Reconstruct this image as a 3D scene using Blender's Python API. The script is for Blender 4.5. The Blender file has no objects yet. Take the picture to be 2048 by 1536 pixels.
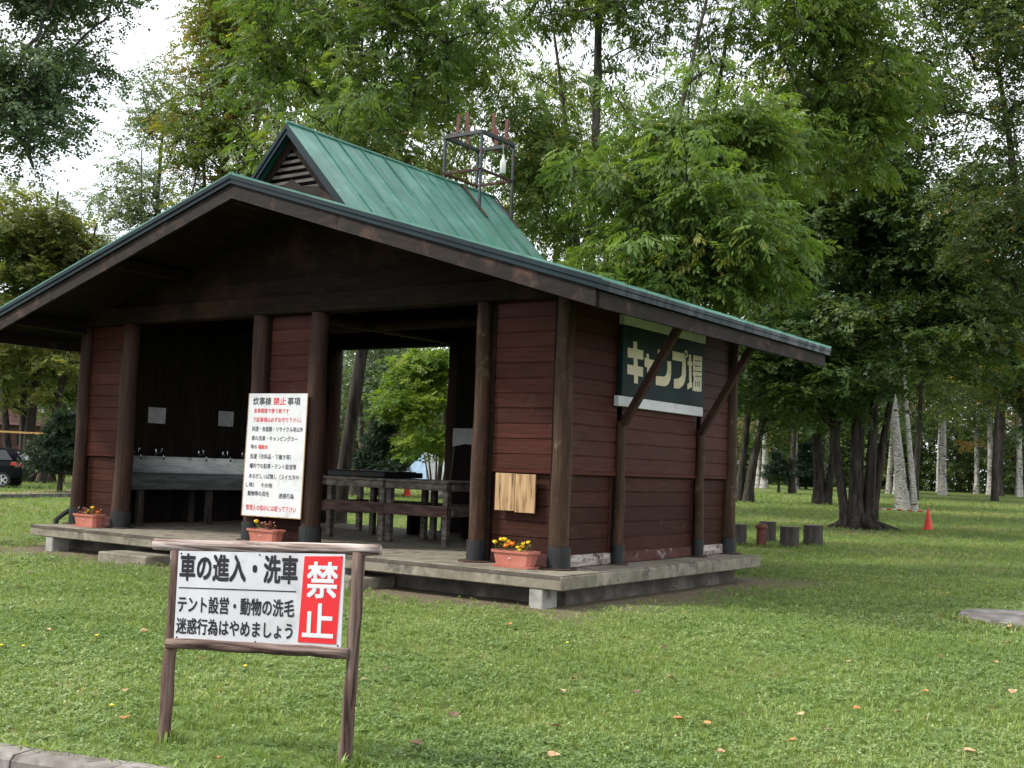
import bpy, bmesh, math, random
import numpy as np
from mathutils import Vector, Matrix

scene = bpy.context.scene
C = scene.collection
rad = math.radians

# ------------------------------------------------------------------ camera
F_PX = 2344.4                       # focal length for a 2048 px wide picture
CAM = np.array([7.347, -11.797, 1.65])
FWD = np.array([-0.56758318, 0.82024597, 0.0710343])
RGT = np.array([0.82325337, 0.56648829, 0.03667286])
UPV = np.array([0.01015933, -0.07929412, 0.99679949])
cam_data = bpy.data.cameras.new("camera")
cam = bpy.data.objects.new("camera", cam_data)
C.objects.link(cam)
cam_data.sensor_width = 36.0
cam_data.lens = F_PX / 2048.0 * 36.0
cam_data.clip_start = 0.1
cam_data.clip_end = 2000.0
M = Matrix(((RGT[0], UPV[0], -FWD[0], CAM[0]), (RGT[1], UPV[1], -FWD[1], CAM[1]),
            (RGT[2], UPV[2], -FWD[2], CAM[2]), (0, 0, 0, 1)))
cam.matrix_world = M
scene.camera = cam

# ------------------------------------------------------------------ world (bright broken cloud) and sun
SUN_DIR = Vector((-0.62, -0.50, 0.76)).normalized()
SUN_EL = math.asin(SUN_DIR.z)
world = bpy.data.worlds.new("World")
scene.world = world
world.use_nodes = True
wn = world.node_tree
wn.nodes.clear()
def wnode(t, **kw):
    n = wn.nodes.new(t)
    for k, v in kw.items():
        setattr(n, k, v)
    return n
w_out = wnode('ShaderNodeOutputWorld')
w_bg = wnode('ShaderNodeBackground')
w_sky = wnode('ShaderNodeTexSky', sky_type='NISHITA')
w_sky.sun_disc = False
w_sky.sun_elevation = SUN_EL
w_sky.sun_rotation = math.atan2(SUN_DIR.x, SUN_DIR.y)
w_tc = wnode('ShaderNodeTexCoord')
w_map = wnode('ShaderNodeMapping')
w_map.inputs['Scale'].default_value = (1.0, 1.0, 2.6)
w_no = wnode('ShaderNodeTexNoise')
w_no.inputs['Scale'].default_value = 3.2
w_no.inputs['Detail'].default_value = 7.0
w_no.inputs['Roughness'].default_value = 0.55
w_rmp = wnode('ShaderNodeValToRGB')
w_rmp.color_ramp.elements[0].position = 0.30
w_rmp.color_ramp.elements[0].color = (0.62, 0.62, 0.62, 1)
w_rmp.color_ramp.elements[1].position = 0.52
w_rmp.color_ramp.elements[1].color = (1, 1, 1, 1)
w_mix = wnode('ShaderNodeMix', data_type='RGBA')
w_mix.inputs[7].default_value = (9.6, 9.9, 10.4, 1)
wn.links.new(w_tc.outputs['Generated'], w_map.inputs['Vector'])
wn.links.new(w_map.outputs[0], w_no.inputs['Vector'])
wn.links.new(w_no.outputs['Fac'], w_rmp.inputs['Fac'])
wn.links.new(w_rmp.outputs[0], w_mix.inputs[0])
wn.links.new(w_sky.outputs[0], w_mix.inputs[6])
wn.links.new(w_mix.outputs[2], w_bg.inputs['Color'])
w_bg.inputs['Strength'].default_value = 0.118
wn.links.new(w_bg.outputs[0], w_out.inputs[0])

sun_l = bpy.data.lights.new("sun", 'SUN')
sun_l.energy = 3.3
sun_l.angle = rad(8)
sun_l.color = (1.0, 0.95, 0.86)
sun_o = bpy.data.objects.new("sun", sun_l)
C.objects.link(sun_o)
sun_o.rotation_euler = SUN_DIR.to_track_quat('Z', 'Y').to_euler()
sun_o.location = (0, 0, 40)

scene.view_settings.view_transform = 'Standard'
scene.view_settings.look = 'None'
scene.view_settings.exposure = 0.68
scene.view_settings.gamma = 1.0
scene.cycles.max_bounces = 8
scene.cycles.diffuse_bounces = 4
scene.cycles.transmission_bounces = 5
scene.cycles.transparent_max_bounces = 4
scene.cycles.caustics_reflective = False
scene.cycles.caustics_refractive = False
scene.cycles.use_denoising = True

# ------------------------------------------------------------------ measuring helpers (survey the place from the photo)
FH = np.array([-0.5690, 0.8223]); FH = FH / np.linalg.norm(FH)
def terr(x, y):
    """height of the park's ground: level round the shelter, rising gently towards the wood"""
    u = (np.asarray(x) - CAM[0]) * FH[0] + (np.asarray(y) - CAM[1]) * FH[1]
    s = np.maximum(0.0, u - 30.0)
    return np.minimum(0.02 * s * s / (s + 8.0), 1.1)
def ray(px, py):
    return FWD + RGT * ((px - 1024) / F_PX) - UPV * ((py - 768) / F_PX)
def ground_at(px, py):
    d = ray(px, py); t = 1.0
    for _ in range(12000):
        P = CAM + d * t
        if P[2] <= terr(P[0], P[1]):
            break
        t += 0.03
    return Vector((P[0], P[1], float(terr(P[0], P[1]))))
def at_dist(px, dist):
    """point on the ground at a horizontal distance along one line of sight"""
    d = ray(px, 934); h = d[:2] / np.linalg.norm(d[:2])
    x, y = CAM[0] + h[0] * dist, CAM[1] + h[1] * dist
    return Vector((x, y, float(terr(x, y))))
def height_at(px, py, dist):
    d = ray(px, py)
    return CAM[2] + d[2] / np.linalg.norm(d[:2]) * dist
def env(base, px0, px1, py0, py1, dist, n, deep=1.0):
    """crown ellipsoid relative to a tree's base"""
    c = at_dist((px0 + px1) / 2, dist)
    w = abs(px1 - px0) / 2 / F_PX * dist
    zt, zb = height_at((px0 + px1) / 2, py0, dist), height_at((px0 + px1) / 2, py1, dist)
    return (c.x - base.x, c.y - base.y, (zt + zb) / 2 - base.z, w, w * deep, (zt - zb) / 2, n)

# ------------------------------------------------------------------ mesh helpers
ORG = {}
def link(o):
    C.objects.link(o)
    return o
def thing(name, label, cat, loc=(0, 0, 0), group=None):
    o = link(bpy.data.objects.new(name, None))
    o.location = loc
    o.empty_display_size = 0.1
    o['label'] = label; o['category'] = cat
    if group: o['group'] = group
    ORG[o.name] = Vector(loc)
    return o
def tag(o, label, cat, group=None):
    o['label'] = label; o['category'] = cat
    if group: o['group'] = group
    return o
def copy_tree(o, parent=None):
    c = o.copy(); C.objects.link(c)
    c.parent = parent
    ORG[c.name] = Vector(c.location)
    for ch in list(o.children):
        copy_tree(ch, c)
    return c

class MB:
    def __init__(self):
        self.v = []; self.f = []; self.m = []; self.t = []; self.n = 0; self.mat = 0; self.tint = 0.5
    def add(self, vs, fs):
        b = self.n
        self.v.extend([tuple(p) for p in vs]); self.n += len(vs)
        for f in fs:
            self.f.append(tuple(i + b for i in f)); self.m.append(self.mat); self.t.append(self.tint)
        return self
    def box(self, lo, hi, bev=0.0, rot=None, piv=None):
        lo = Vector(lo); hi = Vector(hi)
        bm = bmesh.new(); bmesh.ops.create_cube(bm, size=1.0)
        c = (lo + hi) / 2; s = hi - lo
        for v in bm.verts:
            v.co = Vector((v.co.x * s.x, v.co.y * s.y, v.co.z * s.z))
        if bev > 0:
            bmesh.ops.bevel(bm, geom=bm.edges[:], offset=bev, segments=1, affect='EDGES')
        for v in bm.verts:
            co = v.co
            if rot is not None:
                co = rot @ co
            v.co = co + c
        bm.verts.index_update()
        self.add([v.co.copy() for v in bm.verts], [[v.index for v in f.verts] for f in bm.faces])
        bm.free()
        return self
    def beam(self, a, b, w, h, bev=0.005, up=(0, 0, 1)):
        """rectangular bar from a to b"""
        a = Vector(a); b = Vector(b); d = (b - a); L = d.length; d = d / L
        up = Vector(up); s = d.cross(up)
        if s.length < 1e-4: s = d.cross(Vector((1, 0, 0)))
        s.normalize(); u = s.cross(d)
        R = Matrix((d, s, u)).transposed()
        self.box((a + b) / 2 - Vector((L / 2, w / 2, h / 2)), (a + b) / 2 + Vector((L / 2, w / 2, h / 2)), bev, R)
        return self
    def tube(self, pts, radii, n=8, cap=True, wob=0.0, rng=None):
        pts = [Vector(p) for p in pts]; k = len(pts)
        if not hasattr(radii, '__len__'): radii = [radii] * k
        vs = []; fs = []
        u = None
        for i in range(k):
            t = (pts[min(i + 1, k - 1)] - pts[max(i - 1, 0)])
            if t.length < 1e-9: t = Vector((0, 0, 1))
            t.normalize()
            if u is None:
                ref = Vector((1, 0, 0)) if abs(t.x) < 0.8 else Vector((0, 1, 0))
                u = (ref - t * ref.dot(t)).normalized()
            else:
                u = (u - t * u.dot(t))
                if u.length < 1e-6: u = t.orthogonal()
                u.normalize()
            w = t.cross(u)
            for j in range(n):
                a = 2 * math.pi * j / n
                r = radii[i]
                if wob and rng: r *= 1 + rng.uniform(-wob, wob)
                vs.append(pts[i] + (u * math.cos(a) + w * math.sin(a)) * r)
        for i in range(k - 1):
            for j in range(n):
                fs.append((i * n + j, i * n + (j + 1) % n, (i + 1) * n + (j + 1) % n, (i + 1) * n + j))
        if cap:
            fs.append(tuple(range(n - 1, -1, -1))); fs.append(tuple((k - 1) * n + j for j in range(n)))
        return self.add(vs, fs)
    def lathe(self, c, prof, n=20):
        """prof: list of (r, z) round a vertical axis at c"""
        c = Vector(c); vs = []; fs = []
        for r, z in prof:
            for j in range(n):
                a = 2 * math.pi * j / n
                vs.append(c + Vector((r * math.cos(a), r * math.sin(a), z)))
        for i in range(len(prof) - 1):
            for j in range(n):
                fs.append((i * n + j, i * n + (j + 1) % n, (i + 1) * n + (j + 1) % n, (i + 1) * n + j))
        fs.append(tuple(range(n - 1, -1, -1))); fs.append(tuple((len(prof) - 1) * n + j for j in range(n)))
        return self.add(vs, fs)
    def prism(self, poly, ext):
        """poly: list of 3D points of one flat face, ext: extrusion vector"""
        poly = [Vector(p) for p in poly]; e = Vector(ext); k = len(poly)
        vs = poly + [p + e for p in poly]
        fs = [tuple(range(k - 1, -1, -1)), tuple(range(k, 2 * k))]
        for i in range(k):
            fs.append((i, (i + 1) % k, k + (i + 1) % k, k + i))
        return self.add(vs, fs)
    def flat(self, poly):
        return self.add(poly, [tuple(range(len(poly)))])
    def build(self, name, mats, parent=None, smooth=False, local=False):
        if not isinstance(mats, (list, tuple)): mats = [mats]
        me = bpy.data.meshes.new(name)
        off = Vector((0, 0, 0))
        if parent is not None and not local:
            off = ORG.get(parent.name, Vector((0, 0, 0)))
        me.from_pydata([(v[0] - off.x, v[1] - off.y, v[2] - off.z) for v in self.v], [], self.f)
        for m in mats: me.materials.append(m)
        me.polygons.foreach_set('material_index', self.m)
        if smooth: me.polygons.foreach_set('use_smooth', [True] * len(self.f))
        at = me.attributes.new('tint', 'FLOAT', 'FACE')
        at.data.foreach_set('value', self.t)
        bm = bmesh.new(); bm.from_mesh(me)
        bmesh.ops.recalc_face_normals(bm, faces=bm.faces[:])
        bm.to_mesh(me); bm.free()
        me.update()
        o = link(bpy.data.objects.new(name, me))
        if parent is not None:
            o.parent = parent
            ORG[o.name] = off
        return o
    def center(self):
        a = np.array(self.v); return Vector(((a.min(0) + a.max(0)) / 2).tolist())

def np_mesh(name, co, quads, mats, tint=None, parent=None):
    """big quad mesh from arrays"""
    me = bpy.data.meshes.new(name)
    nv, nf = len(co), len(quads)
    me.vertices.add(nv); me.vertices.foreach_set('co', np.ascontiguousarray(co, np.float32).ravel())
    k = quads.shape[1]
    me.loops.add(nf * k); me.loops.foreach_set('vertex_index', np.ascontiguousarray(quads, np.int32).ravel())
    me.polygons.add(nf); me.polygons.foreach_set('loop_start', np.arange(0, nf * k, k, dtype=np.int32))
    me.update(calc_edges=True)
    for m in (mats if isinstance(mats, (list, tuple)) else [mats]): me.materials.append(m)
    if tint is not None:
        at = me.attributes.new('tint', 'FLOAT', 'FACE')
        at.data.foreach_set('value', np.ascontiguousarray(tint, np.float32))
    o = link(bpy.data.objects.new(name, me))
    if parent is not None: o.parent = parent
    return o

# ------------------------------------------------------------------ materials
def new_mat(name):
    m = bpy.data.materials.new(name); m.use_nodes = True
    nt = m.node_tree; nt.nodes.clear()
    out = nt.nodes.new('ShaderNodeOutputMaterial')
    return m, nt, out
def nd(nt, t, **kw):
    n = nt.nodes.new(t)
    for k, v in kw.items(): setattr(n, k, v)
    return n
def ramp(nt, stops):
    r = nd(nt, 'ShaderNodeValToRGB'); e = r.color_ramp.elements
    while len(e) < len(stops): e.new(0.5)
    for i, (p, c) in enumerate(stops):
        e[i].position = p
        e[i].color = (*c, 1) if len(c) == 3 else c
    return r
def mixc(nt, a, b, fac, mode='MIX'):
    m = nd(nt, 'ShaderNodeMix', data_type='RGBA', blend_type=mode)
    for sock, v in ((m.inputs[0], fac), (m.inputs[6], a), (m.inputs[7], b)):
        if hasattr(v, 'is_linked'): nt.links.new(v, sock)
        elif isinstance(v, (int, float)): sock.default_value = v
        else: sock.default_value = (*v, 1)
    return m.outputs[2]
def noise(nt, vec, scale, detail=4, rough=0.55, dist=0.0):
    n = nd(nt, 'ShaderNodeTexNoise')
    n.inputs['Scale'].default_value = scale; n.inputs['Detail'].default_value = detail
    n.inputs['Roughness'].default_value = rough; n.inputs['Distortion'].default_value = dist
    if vec is not None: nt.links.new(vec, n.inputs['Vector'])
    return n.outputs['Fac']
def coords(nt, scale=(1, 1, 1), rotz=0.0):
    t = nd(nt, 'ShaderNodeTexCoord'); mp = nd(nt, 'ShaderNodeMapping')
    mp.inputs['Scale'].default_value = scale
    if rotz:
        vr = nd(nt, 'ShaderNodeVectorRotate', rotation_type='Z_AXIS'); vr.inputs['Angle'].default_value = rotz
        nt.links.new(t.outputs['Object'], vr.inputs['Vector']); nt.links.new(vr.outputs[0], mp.inputs['Vector'])
    else:
        nt.links.new(t.outputs['Object'], mp.inputs['Vector'])
    return mp.outputs[0]
def attr(nt, name='tint'):
    a = nd(nt, 'ShaderNodeAttribute'); a.attribute_name = name
    return a.outputs['Fac']
def math_n(nt, op, a, b=0.0, clamp=False):
    m = nd(nt, 'ShaderNodeMath', operation=op); m.use_clamp = clamp
    for s, v in ((m.inputs[0], a), (m.inputs[1], b)):
        if hasattr(v, 'is_linked'): nt.links.new(v, s)
        else: s.default_value = v
    return m.outputs[0]
def finish(nt, out, col, rough=0.7, bump=None, bstr=0.3, bdist=0.01, metal=0.0, spec=0.4):
    p = nd(nt, 'ShaderNodeBsdfPrincipled')
    if hasattr(col, 'is_linked'): nt.links.new(col, p.inputs['Base Color'])
    else: p.inputs['Base Color'].default_value = (*col, 1)
    if hasattr(rough, 'is_linked'): nt.links.new(rough, p.inputs['Roughness'])
    else: p.inputs['Roughness'].default_value = rough
    p.inputs['Metallic'].default_value = metal
    p.inputs['Specular IOR Level'].default_value = spec
    if bump is not None:
        b = nd(nt, 'ShaderNodeBump'); b.inputs['Strength'].default_value = bstr; b.inputs['Distance'].default_value = bdist
        nt.links.new(bump, b.inputs['Height']); nt.links.new(b.outputs[0], p.inputs['Normal'])
    nt.links.new(p.outputs[0], out.inputs[0])
    return p
def simple(name, stops, scale=(4, 4, 4), nscale=1.0, detail=6, rough=0.7, bstr=0.3, bdist=0.008, tint=0.0, spec=0.4, metal=0.0,
           spots=None, dist=0.3, rotz=0.0):
    """noise-coloured material; spots = (colour, scale, lo, hi) wear patches"""
    m, nt, out = new_mat(name)
    v = coords(nt, scale, rotz)
    f = noise(nt, v, nscale, detail, 0.6, dist)
    col = ramp(nt, [(0.5 + (p_ - 0.5) * 0.6, c_) for p_, c_ in stops]); nt.links.new(f, col.inputs[0]); c = col.outputs[0]
    if tint:
        k = math_n(nt, 'ADD', math_n(nt, 'MULTIPLY', math_n(nt, 'SUBTRACT', attr(nt), 0.5), tint), 1.0)
        cc = nd(nt, 'ShaderNodeCombineColor')
        for i in range(3): nt.links.new(k, cc.inputs[i])
        c = mixc(nt, c, cc.outputs[0], 1.0, 'MULTIPLY')
    if spots:
        sc, ss, lo, hi = spots
        lo, hi = 0.5 + (lo - 0.5) * 0.62, 0.5 + (hi - 0.5) * 0.62
        v2 = coords(nt, (1, 1, 1))
        r2 = ramp(nt, [(lo, (0, 0, 0)), (hi, (1, 1, 1))]); nt.links.new(noise(nt, v2, ss, 6, 0.65), r2.inputs[0])
        c = mixc(nt, c, sc, r2.outputs[0])
    finish(nt, out, c, rough, f, bstr, bdist, metal, spec)
    return m

MAT = {}
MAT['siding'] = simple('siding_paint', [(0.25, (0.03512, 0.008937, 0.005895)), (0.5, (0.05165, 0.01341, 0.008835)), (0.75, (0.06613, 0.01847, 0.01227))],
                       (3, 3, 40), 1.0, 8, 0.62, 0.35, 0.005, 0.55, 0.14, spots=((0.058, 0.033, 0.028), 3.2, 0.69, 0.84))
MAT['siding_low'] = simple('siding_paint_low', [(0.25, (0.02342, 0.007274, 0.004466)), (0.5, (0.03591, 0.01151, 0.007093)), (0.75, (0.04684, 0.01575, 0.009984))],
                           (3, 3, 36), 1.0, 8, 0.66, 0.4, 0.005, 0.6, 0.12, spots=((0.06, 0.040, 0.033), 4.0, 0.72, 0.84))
MAT['dark_wood'] = simple('dark_wood', [(0.25, (0.0051, 0.003246, 0.002318)), (0.55, (0.01043, 0.00626, 0.004173)), (0.8, (0.01739, 0.01043, 0.006955))],
                          (3, 3, 30), 1.0, 8, 0.8, 0.35, 0.006, 0.6, 0.1, spots=((0.034, 0.016, 0.010), 0.9, 0.50, 0.80))
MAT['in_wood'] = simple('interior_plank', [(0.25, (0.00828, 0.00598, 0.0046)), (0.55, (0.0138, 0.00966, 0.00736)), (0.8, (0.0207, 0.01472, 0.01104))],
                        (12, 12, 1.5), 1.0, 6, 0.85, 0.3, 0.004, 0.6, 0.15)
MAT['fascia'] = simple('fascia_wood', [(0.2, (0.00503, 0.002794, 0.00196)), (0.5, (0.0095, 0.00559, 0.00392)), (0.8, (0.01676, 0.01075, 0.007739))],
                       (2.5, 2.5, 14), 1.0, 9, 0.78, 0.5, 0.008, 0.5, 0.25, spots=((0.055, 0.030, 0.021), 2.6, 0.54, 0.78))
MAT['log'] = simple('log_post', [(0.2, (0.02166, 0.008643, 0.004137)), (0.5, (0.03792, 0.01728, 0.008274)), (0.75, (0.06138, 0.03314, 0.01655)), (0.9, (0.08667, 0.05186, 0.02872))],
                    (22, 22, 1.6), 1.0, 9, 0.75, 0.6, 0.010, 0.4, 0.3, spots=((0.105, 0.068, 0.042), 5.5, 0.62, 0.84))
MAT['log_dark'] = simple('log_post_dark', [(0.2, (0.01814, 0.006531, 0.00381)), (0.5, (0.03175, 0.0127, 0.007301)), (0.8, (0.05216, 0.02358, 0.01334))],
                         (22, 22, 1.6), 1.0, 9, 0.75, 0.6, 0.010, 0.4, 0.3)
MAT['weathered'] = simple('weathered_plank', [(0.3, (0.19, 0.16, 0.135)), (0.55, (0.33, 0.29, 0.26)), (0.75, (0.46, 0.42, 0.39))],
                          (3, 3, 18), 1.0, 10, 0.85, 0.5, 0.006, 0.3, 0.2, spots=((0.085, 0.045, 0.034), 7.0, 0.55, 0.66))
MAT['peeling'] = simple('peeling_plank', [(0.3, (0.0525, 0.021, 0.0168)), (0.6, (0.0735, 0.0294, 0.0238)), (0.8, (0.091, 0.042, 0.035))],
                        (3, 3, 12), 1.0, 8, 0.8, 0.4, 0.006, 0.3, 0.2, spots=((0.26, 0.22, 0.20), 5.0, 0.64, 0.80))
MAT['sleeve'] = simple('steel_sleeve', [(0.3, (0.00532, 0.00608, 0.00722)), (0.6, (0.0114, 0.01254, 0.01444)), (0.8, (0.0209, 0.0209, 0.02204))],
                       (6, 6, 6), 1.0, 8, 0.6, 0.2, 0.003, 0, 0.4, spots=((0.03, 0.017, 0.012), 4.0, 0.6, 0.75))
MAT['rust'] = simple('rusty_steel', [(0.3, (0.030, 0.014, 0.010)), (0.6, (0.060, 0.028, 0.020)), (0.8, (0.10, 0.05, 0.035))],
                     (9, 9, 9), 1.0, 8, 0.8, 0.3, 0.004, 0, 0.3)
MAT['concrete'] = simple('concrete', [(0.25, (0.12, 0.1061, 0.08035)), (0.5, (0.2, 0.1781, 0.1373)), (0.75, (0.2879, 0.2576, 0.2042))],
                         (2.2, 2.2, 2.2), 1.0, 12, 0.88, 0.4, 0.006, 0.2, 0.25, spots=((0.09, 0.082, 0.068), 2.2, 0.52, 0.72))
MAT['footing'] = simple('footing_concrete', [(0.3, (0.05, 0.044, 0.036)), (0.55, (0.10, 0.09, 0.076)), (0.75, (0.17, 0.155, 0.135))], (2, 2, 2), 1.0, 10, 0.9, 0.4, 0.006)
MAT['concrete_pale'] = simple('concrete_pale', [(0.25, (0.2295, 0.221, 0.1997)), (0.5, (0.3145, 0.306, 0.2805)), (0.75, (0.391, 0.3825, 0.357))],
                              (3, 3, 3), 1.0, 12, 0.88, 0.4, 0.006, 0, 0.25, spots=((0.16, 0.15, 0.13), 4.0, 0.58, 0.75))
MAT['floor'] = simple('concrete_floor', [(0.25, (0.136, 0.124, 0.108)), (0.5, (0.188, 0.172, 0.152)), (0.75, (0.24, 0.224, 0.2))],
                      (1.2, 1.2, 1.2), 1.0, 12, 0.85, 0.25, 0.004, 0, 0.3, spots=((0.10, 0.09, 0.08), 1.4, 0.52, 0.72))
MAT['edge'] = simple('dark_edge', [(0.3, (0.05, 0.04, 0.032)), (0.6, (0.085, 0.07, 0.056)), (0.8, (0.13, 0.11, 0.09))], (3, 3, 3), 1, 8, 0.85, 0.4, 0.004)
MAT['weathered_grey'] = simple('table_wood', [(0.25, (0.07013, 0.05738, 0.04845)), (0.5, (0.1339, 0.1148, 0.09817)), (0.75, (0.2295, 0.204, 0.1785))],
                               (6, 6, 18), 1.0, 9, 0.8, 0.4, 0.005, 0.5, 0.25)
MAT['red_shelf'] = simple('reddish_shelf', [(0.25, (0.0504, 0.02856, 0.02268)), (0.5, (0.0882, 0.05208, 0.042)), (0.75, (0.1344, 0.084, 0.0672))],
                          (4, 4, 18), 1.0, 9, 0.8, 0.4, 0.005, 0.5, 0.25)
MAT['steel'] = simple('stainless', [(0.3, (0.2053, 0.211, 0.2168)), (0.7, (0.3137, 0.3194, 0.3251))], (2, 2, 14), 1.0, 5, 0.28, 0.1, 0.002, 0, 0.5, 0.9)
MAT['steel_dark'] = simple('dull_steel', [(0.3, (0.09, 0.095, 0.10)), (0.7, (0.17, 0.175, 0.18))], (2, 2, 14), 1.0, 5, 0.4, 0.1, 0.002, 0, 0.5, 0.7)
MAT['chrome'] = simple('tap_chrome', [(0.3, (0.5, 0.5, 0.5)), (0.7, (0.65, 0.65, 0.65))], (9, 9, 9), 1.0, 2, 0.2, 0.0, 0.001, 0, 0.5, 1.0)
MAT['white_board'] = simple('white_board', [(0.3, (0.528, 0.536, 0.552)), (0.7, (0.608, 0.616, 0.632))], (2, 2, 2), 1.0, 6, 0.45, 0.05, 0.001, 0, 0.4,
                            spots=((0.40, 0.40, 0.39), 4.5, 0.56, 0.90))
MAT['paper'] = simple('grey_paper', [(0.3, (0.3402, 0.3402, 0.3402)), (0.7, (0.4455, 0.4455, 0.4455))], (5, 5, 5), 1.0, 4, 0.6, 0.1, 0.002)
MAT['paper_ink'] = simple('faded_ink', [(0.3, (0.15, 0.15, 0.16)), (0.7, (0.25, 0.25, 0.26))], (9, 9, 9), 1.0, 3, 0.7, 0, 0.001)
MAT['ink'] = simple('black_lettering', [(0.3, (0.010, 0.010, 0.014)), (0.7, (0.018, 0.018, 0.022))], (9, 9, 9), 1.0, 3, 0.5, 0, 0.001)
MAT['ink_grey'] = simple('worn_lettering', [(0.3, (0.045, 0.045, 0.055)), (0.7, (0.09, 0.09, 0.10))], (9, 9, 9), 1.0, 3, 0.6, 0, 0.001)
MAT['red_ink'] = simple('red_lettering', [(0.3, (0.55, 0.03, 0.045)), (0.7, (0.66, 0.07, 0.085))], (9, 9, 9), 1.0, 3, 0.5, 0, 0.001)
MAT['red_panel'] = simple('red_panel', [(0.3, (0.612, 0.0187, 0.0238)), (0.7, (0.663, 0.0272, 0.0306))], (4, 4, 4), 1.0, 3, 0.42, 0, 0.001)
MAT['white_ink'] = simple('white_lettering', [(0.3, (0.663, 0.663, 0.6715)), (0.7, (0.7055, 0.7055, 0.714))], (4, 4, 4), 1.0, 3, 0.45, 0, 0.001)
MAT['pale_mark'] = simple('pale_mark', [(0.3, (0.42, 0.30, 0.26)), (0.7, (0.5, 0.38, 0.33))], (9, 9, 9), 1, 3, 0.5, 0, 0.001)
MAT['camp_green'] = simple('camp_board_green', [(0.3, (0.0035, 0.017, 0.018)), (0.7, (0.006, 0.025, 0.026))], (2, 2, 2), 1.0, 5, 0.6, 0.05, 0.001, 0, 0.15)
MAT['cream'] = simple('cream_lettering', [(0.3, (0.6278, 0.5366, 0.3443)), (0.7, (0.7493, 0.6683, 0.4657))], (4, 4, 4), 1.0, 5, 0.5, 0, 0.001)
MAT['raw_plank'] = simple('raw_plank', [(0.22, (0.0867, 0.04488, 0.02422)), (0.42, (0.3034, 0.187, 0.09286)), (0.7, (0.4335, 0.2917, 0.1534))],
                          (26, 26, 2.2), 1.0, 9, 0.75, 0.3, 0.004, 0.2, 0.3, spots=((0.22, 0.12, 0.06), 3.0, 0.60, 0.85))
MAT['terracotta'] = simple('terracotta_plastic', [(0.3, (0.3696, 0.1187, 0.085)), (0.7, (0.4368, 0.1568, 0.115))], (5, 5, 5), 1.0, 5, 0.5, 0.1, 0.002, 0, 0.4,
                           spots=((0.40, 0.20, 0.16), 9.0, 0.62, 0.8))
MAT['soil'] = simple('soil', [(0.3, (0.02, 0.014, 0.010)), (0.7, (0.06, 0.042, 0.03))], (20, 20, 20), 1.0, 8, 0.95, 0.8, 0.01)
MAT['black_rubber'] = simple('black_rubber', [(0.3, (0.010, 0.010, 0.010)), (0.7, (0.02, 0.02, 0.02))], (9, 9, 9), 1.0, 4, 0.6, 0.1, 0.002)
MAT['cone'] = simple('cone_orange', [(0.3, (0.612, 0.03825, 0.0153)), (0.7, (0.697, 0.0595, 0.0255))], (4, 4, 4), 1.0, 4, 0.5, 0.05, 0.002)
MAT['can_red'] = simple('rust_red_paint', [(0.3, (0.085, 0.022, 0.016)), (0.7, (0.14, 0.04, 0.03))], (6, 6, 6), 1.0, 6, 0.65, 0.2, 0.003)
MAT['spike_red'] = simple('red_oxide_paint', [(0.3, (0.072, 0.0168, 0.012)), (0.7, (0.108, 0.03, 0.021))], (8, 8, 8), 1.0, 6, 0.7, 0.2, 0.003)
MAT['frame_steel'] = simple('painted_frame_steel', [(0.3, (0.015, 0.03, 0.034)), (0.55, (0.0275, 0.0425, 0.0475)), (0.75, (0.045, 0.02, 0.015))],
                            (7, 7, 7), 1.0, 6, 0.6, 0.2, 0.003)
MAT['bottle'] = simple('milky_plastic', [(0.3, (0.62, 0.64, 0.58)), (0.7, (0.74, 0.76, 0.70))], (9, 9, 9), 1.0, 3, 0.35, 0.1, 0.002)
MAT['stump'] = simple('stump_bark', [(0.25, (0.021, 0.0168, 0.0147)), (0.5, (0.0434, 0.0364, 0.0315)), (0.75, (0.07, 0.0595, 0.0518))],
                      (14, 14, 2.2), 1.0, 9, 0.9, 0.9, 0.02)
MAT['stump_top'] = simple('stump_top', [(0.3, (0.07, 0.058, 0.05)), (0.7, (0.13, 0.11, 0.095))], (14, 14, 14), 1.0, 6, 0.9, 0.4, 0.006)
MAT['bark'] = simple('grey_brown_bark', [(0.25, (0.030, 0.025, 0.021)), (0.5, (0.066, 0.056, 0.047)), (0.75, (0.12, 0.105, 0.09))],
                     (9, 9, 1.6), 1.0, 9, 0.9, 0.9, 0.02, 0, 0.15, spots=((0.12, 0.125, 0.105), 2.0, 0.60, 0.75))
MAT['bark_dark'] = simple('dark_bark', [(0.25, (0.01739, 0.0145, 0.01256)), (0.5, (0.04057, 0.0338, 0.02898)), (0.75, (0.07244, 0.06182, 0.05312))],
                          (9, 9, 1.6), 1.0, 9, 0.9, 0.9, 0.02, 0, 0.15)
MAT['sign_log'] = simple('sign_log', [(0.30, (0.02625, 0.015, 0.01275)), (0.42, (0.09, 0.054, 0.0435)), (0.6, (0.1425, 0.09375, 0.0765)), (0.8, (0.2025, 0.15, 0.1275))],
                         (24, 24, 1.5), 1.0, 9, 0.8, 0.9, 0.012, 0, 0.2, dist=0.9)
MAT['sign_rail'] = simple('sign_rail_log', [(0.28, (0.06, 0.038, 0.033)), (0.42, (0.21, 0.155, 0.135)), (0.62, (0.40, 0.345, 0.315)), (0.82, (0.54, 0.50, 0.475))],
                          (1.5, 26, 26), 1.0, 9, 0.85, 0.9, 0.012, 0, 0.2, dist=0.9, rotz=-0.28)
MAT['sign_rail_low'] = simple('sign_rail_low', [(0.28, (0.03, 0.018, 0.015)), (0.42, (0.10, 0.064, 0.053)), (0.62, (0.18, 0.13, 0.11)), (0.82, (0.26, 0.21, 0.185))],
                        (1.5, 26, 26), 1.0, 9, 0.85, 0.9, 0.012, 0, 0.2, dist=0.9, rotz=-0.28)
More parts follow.
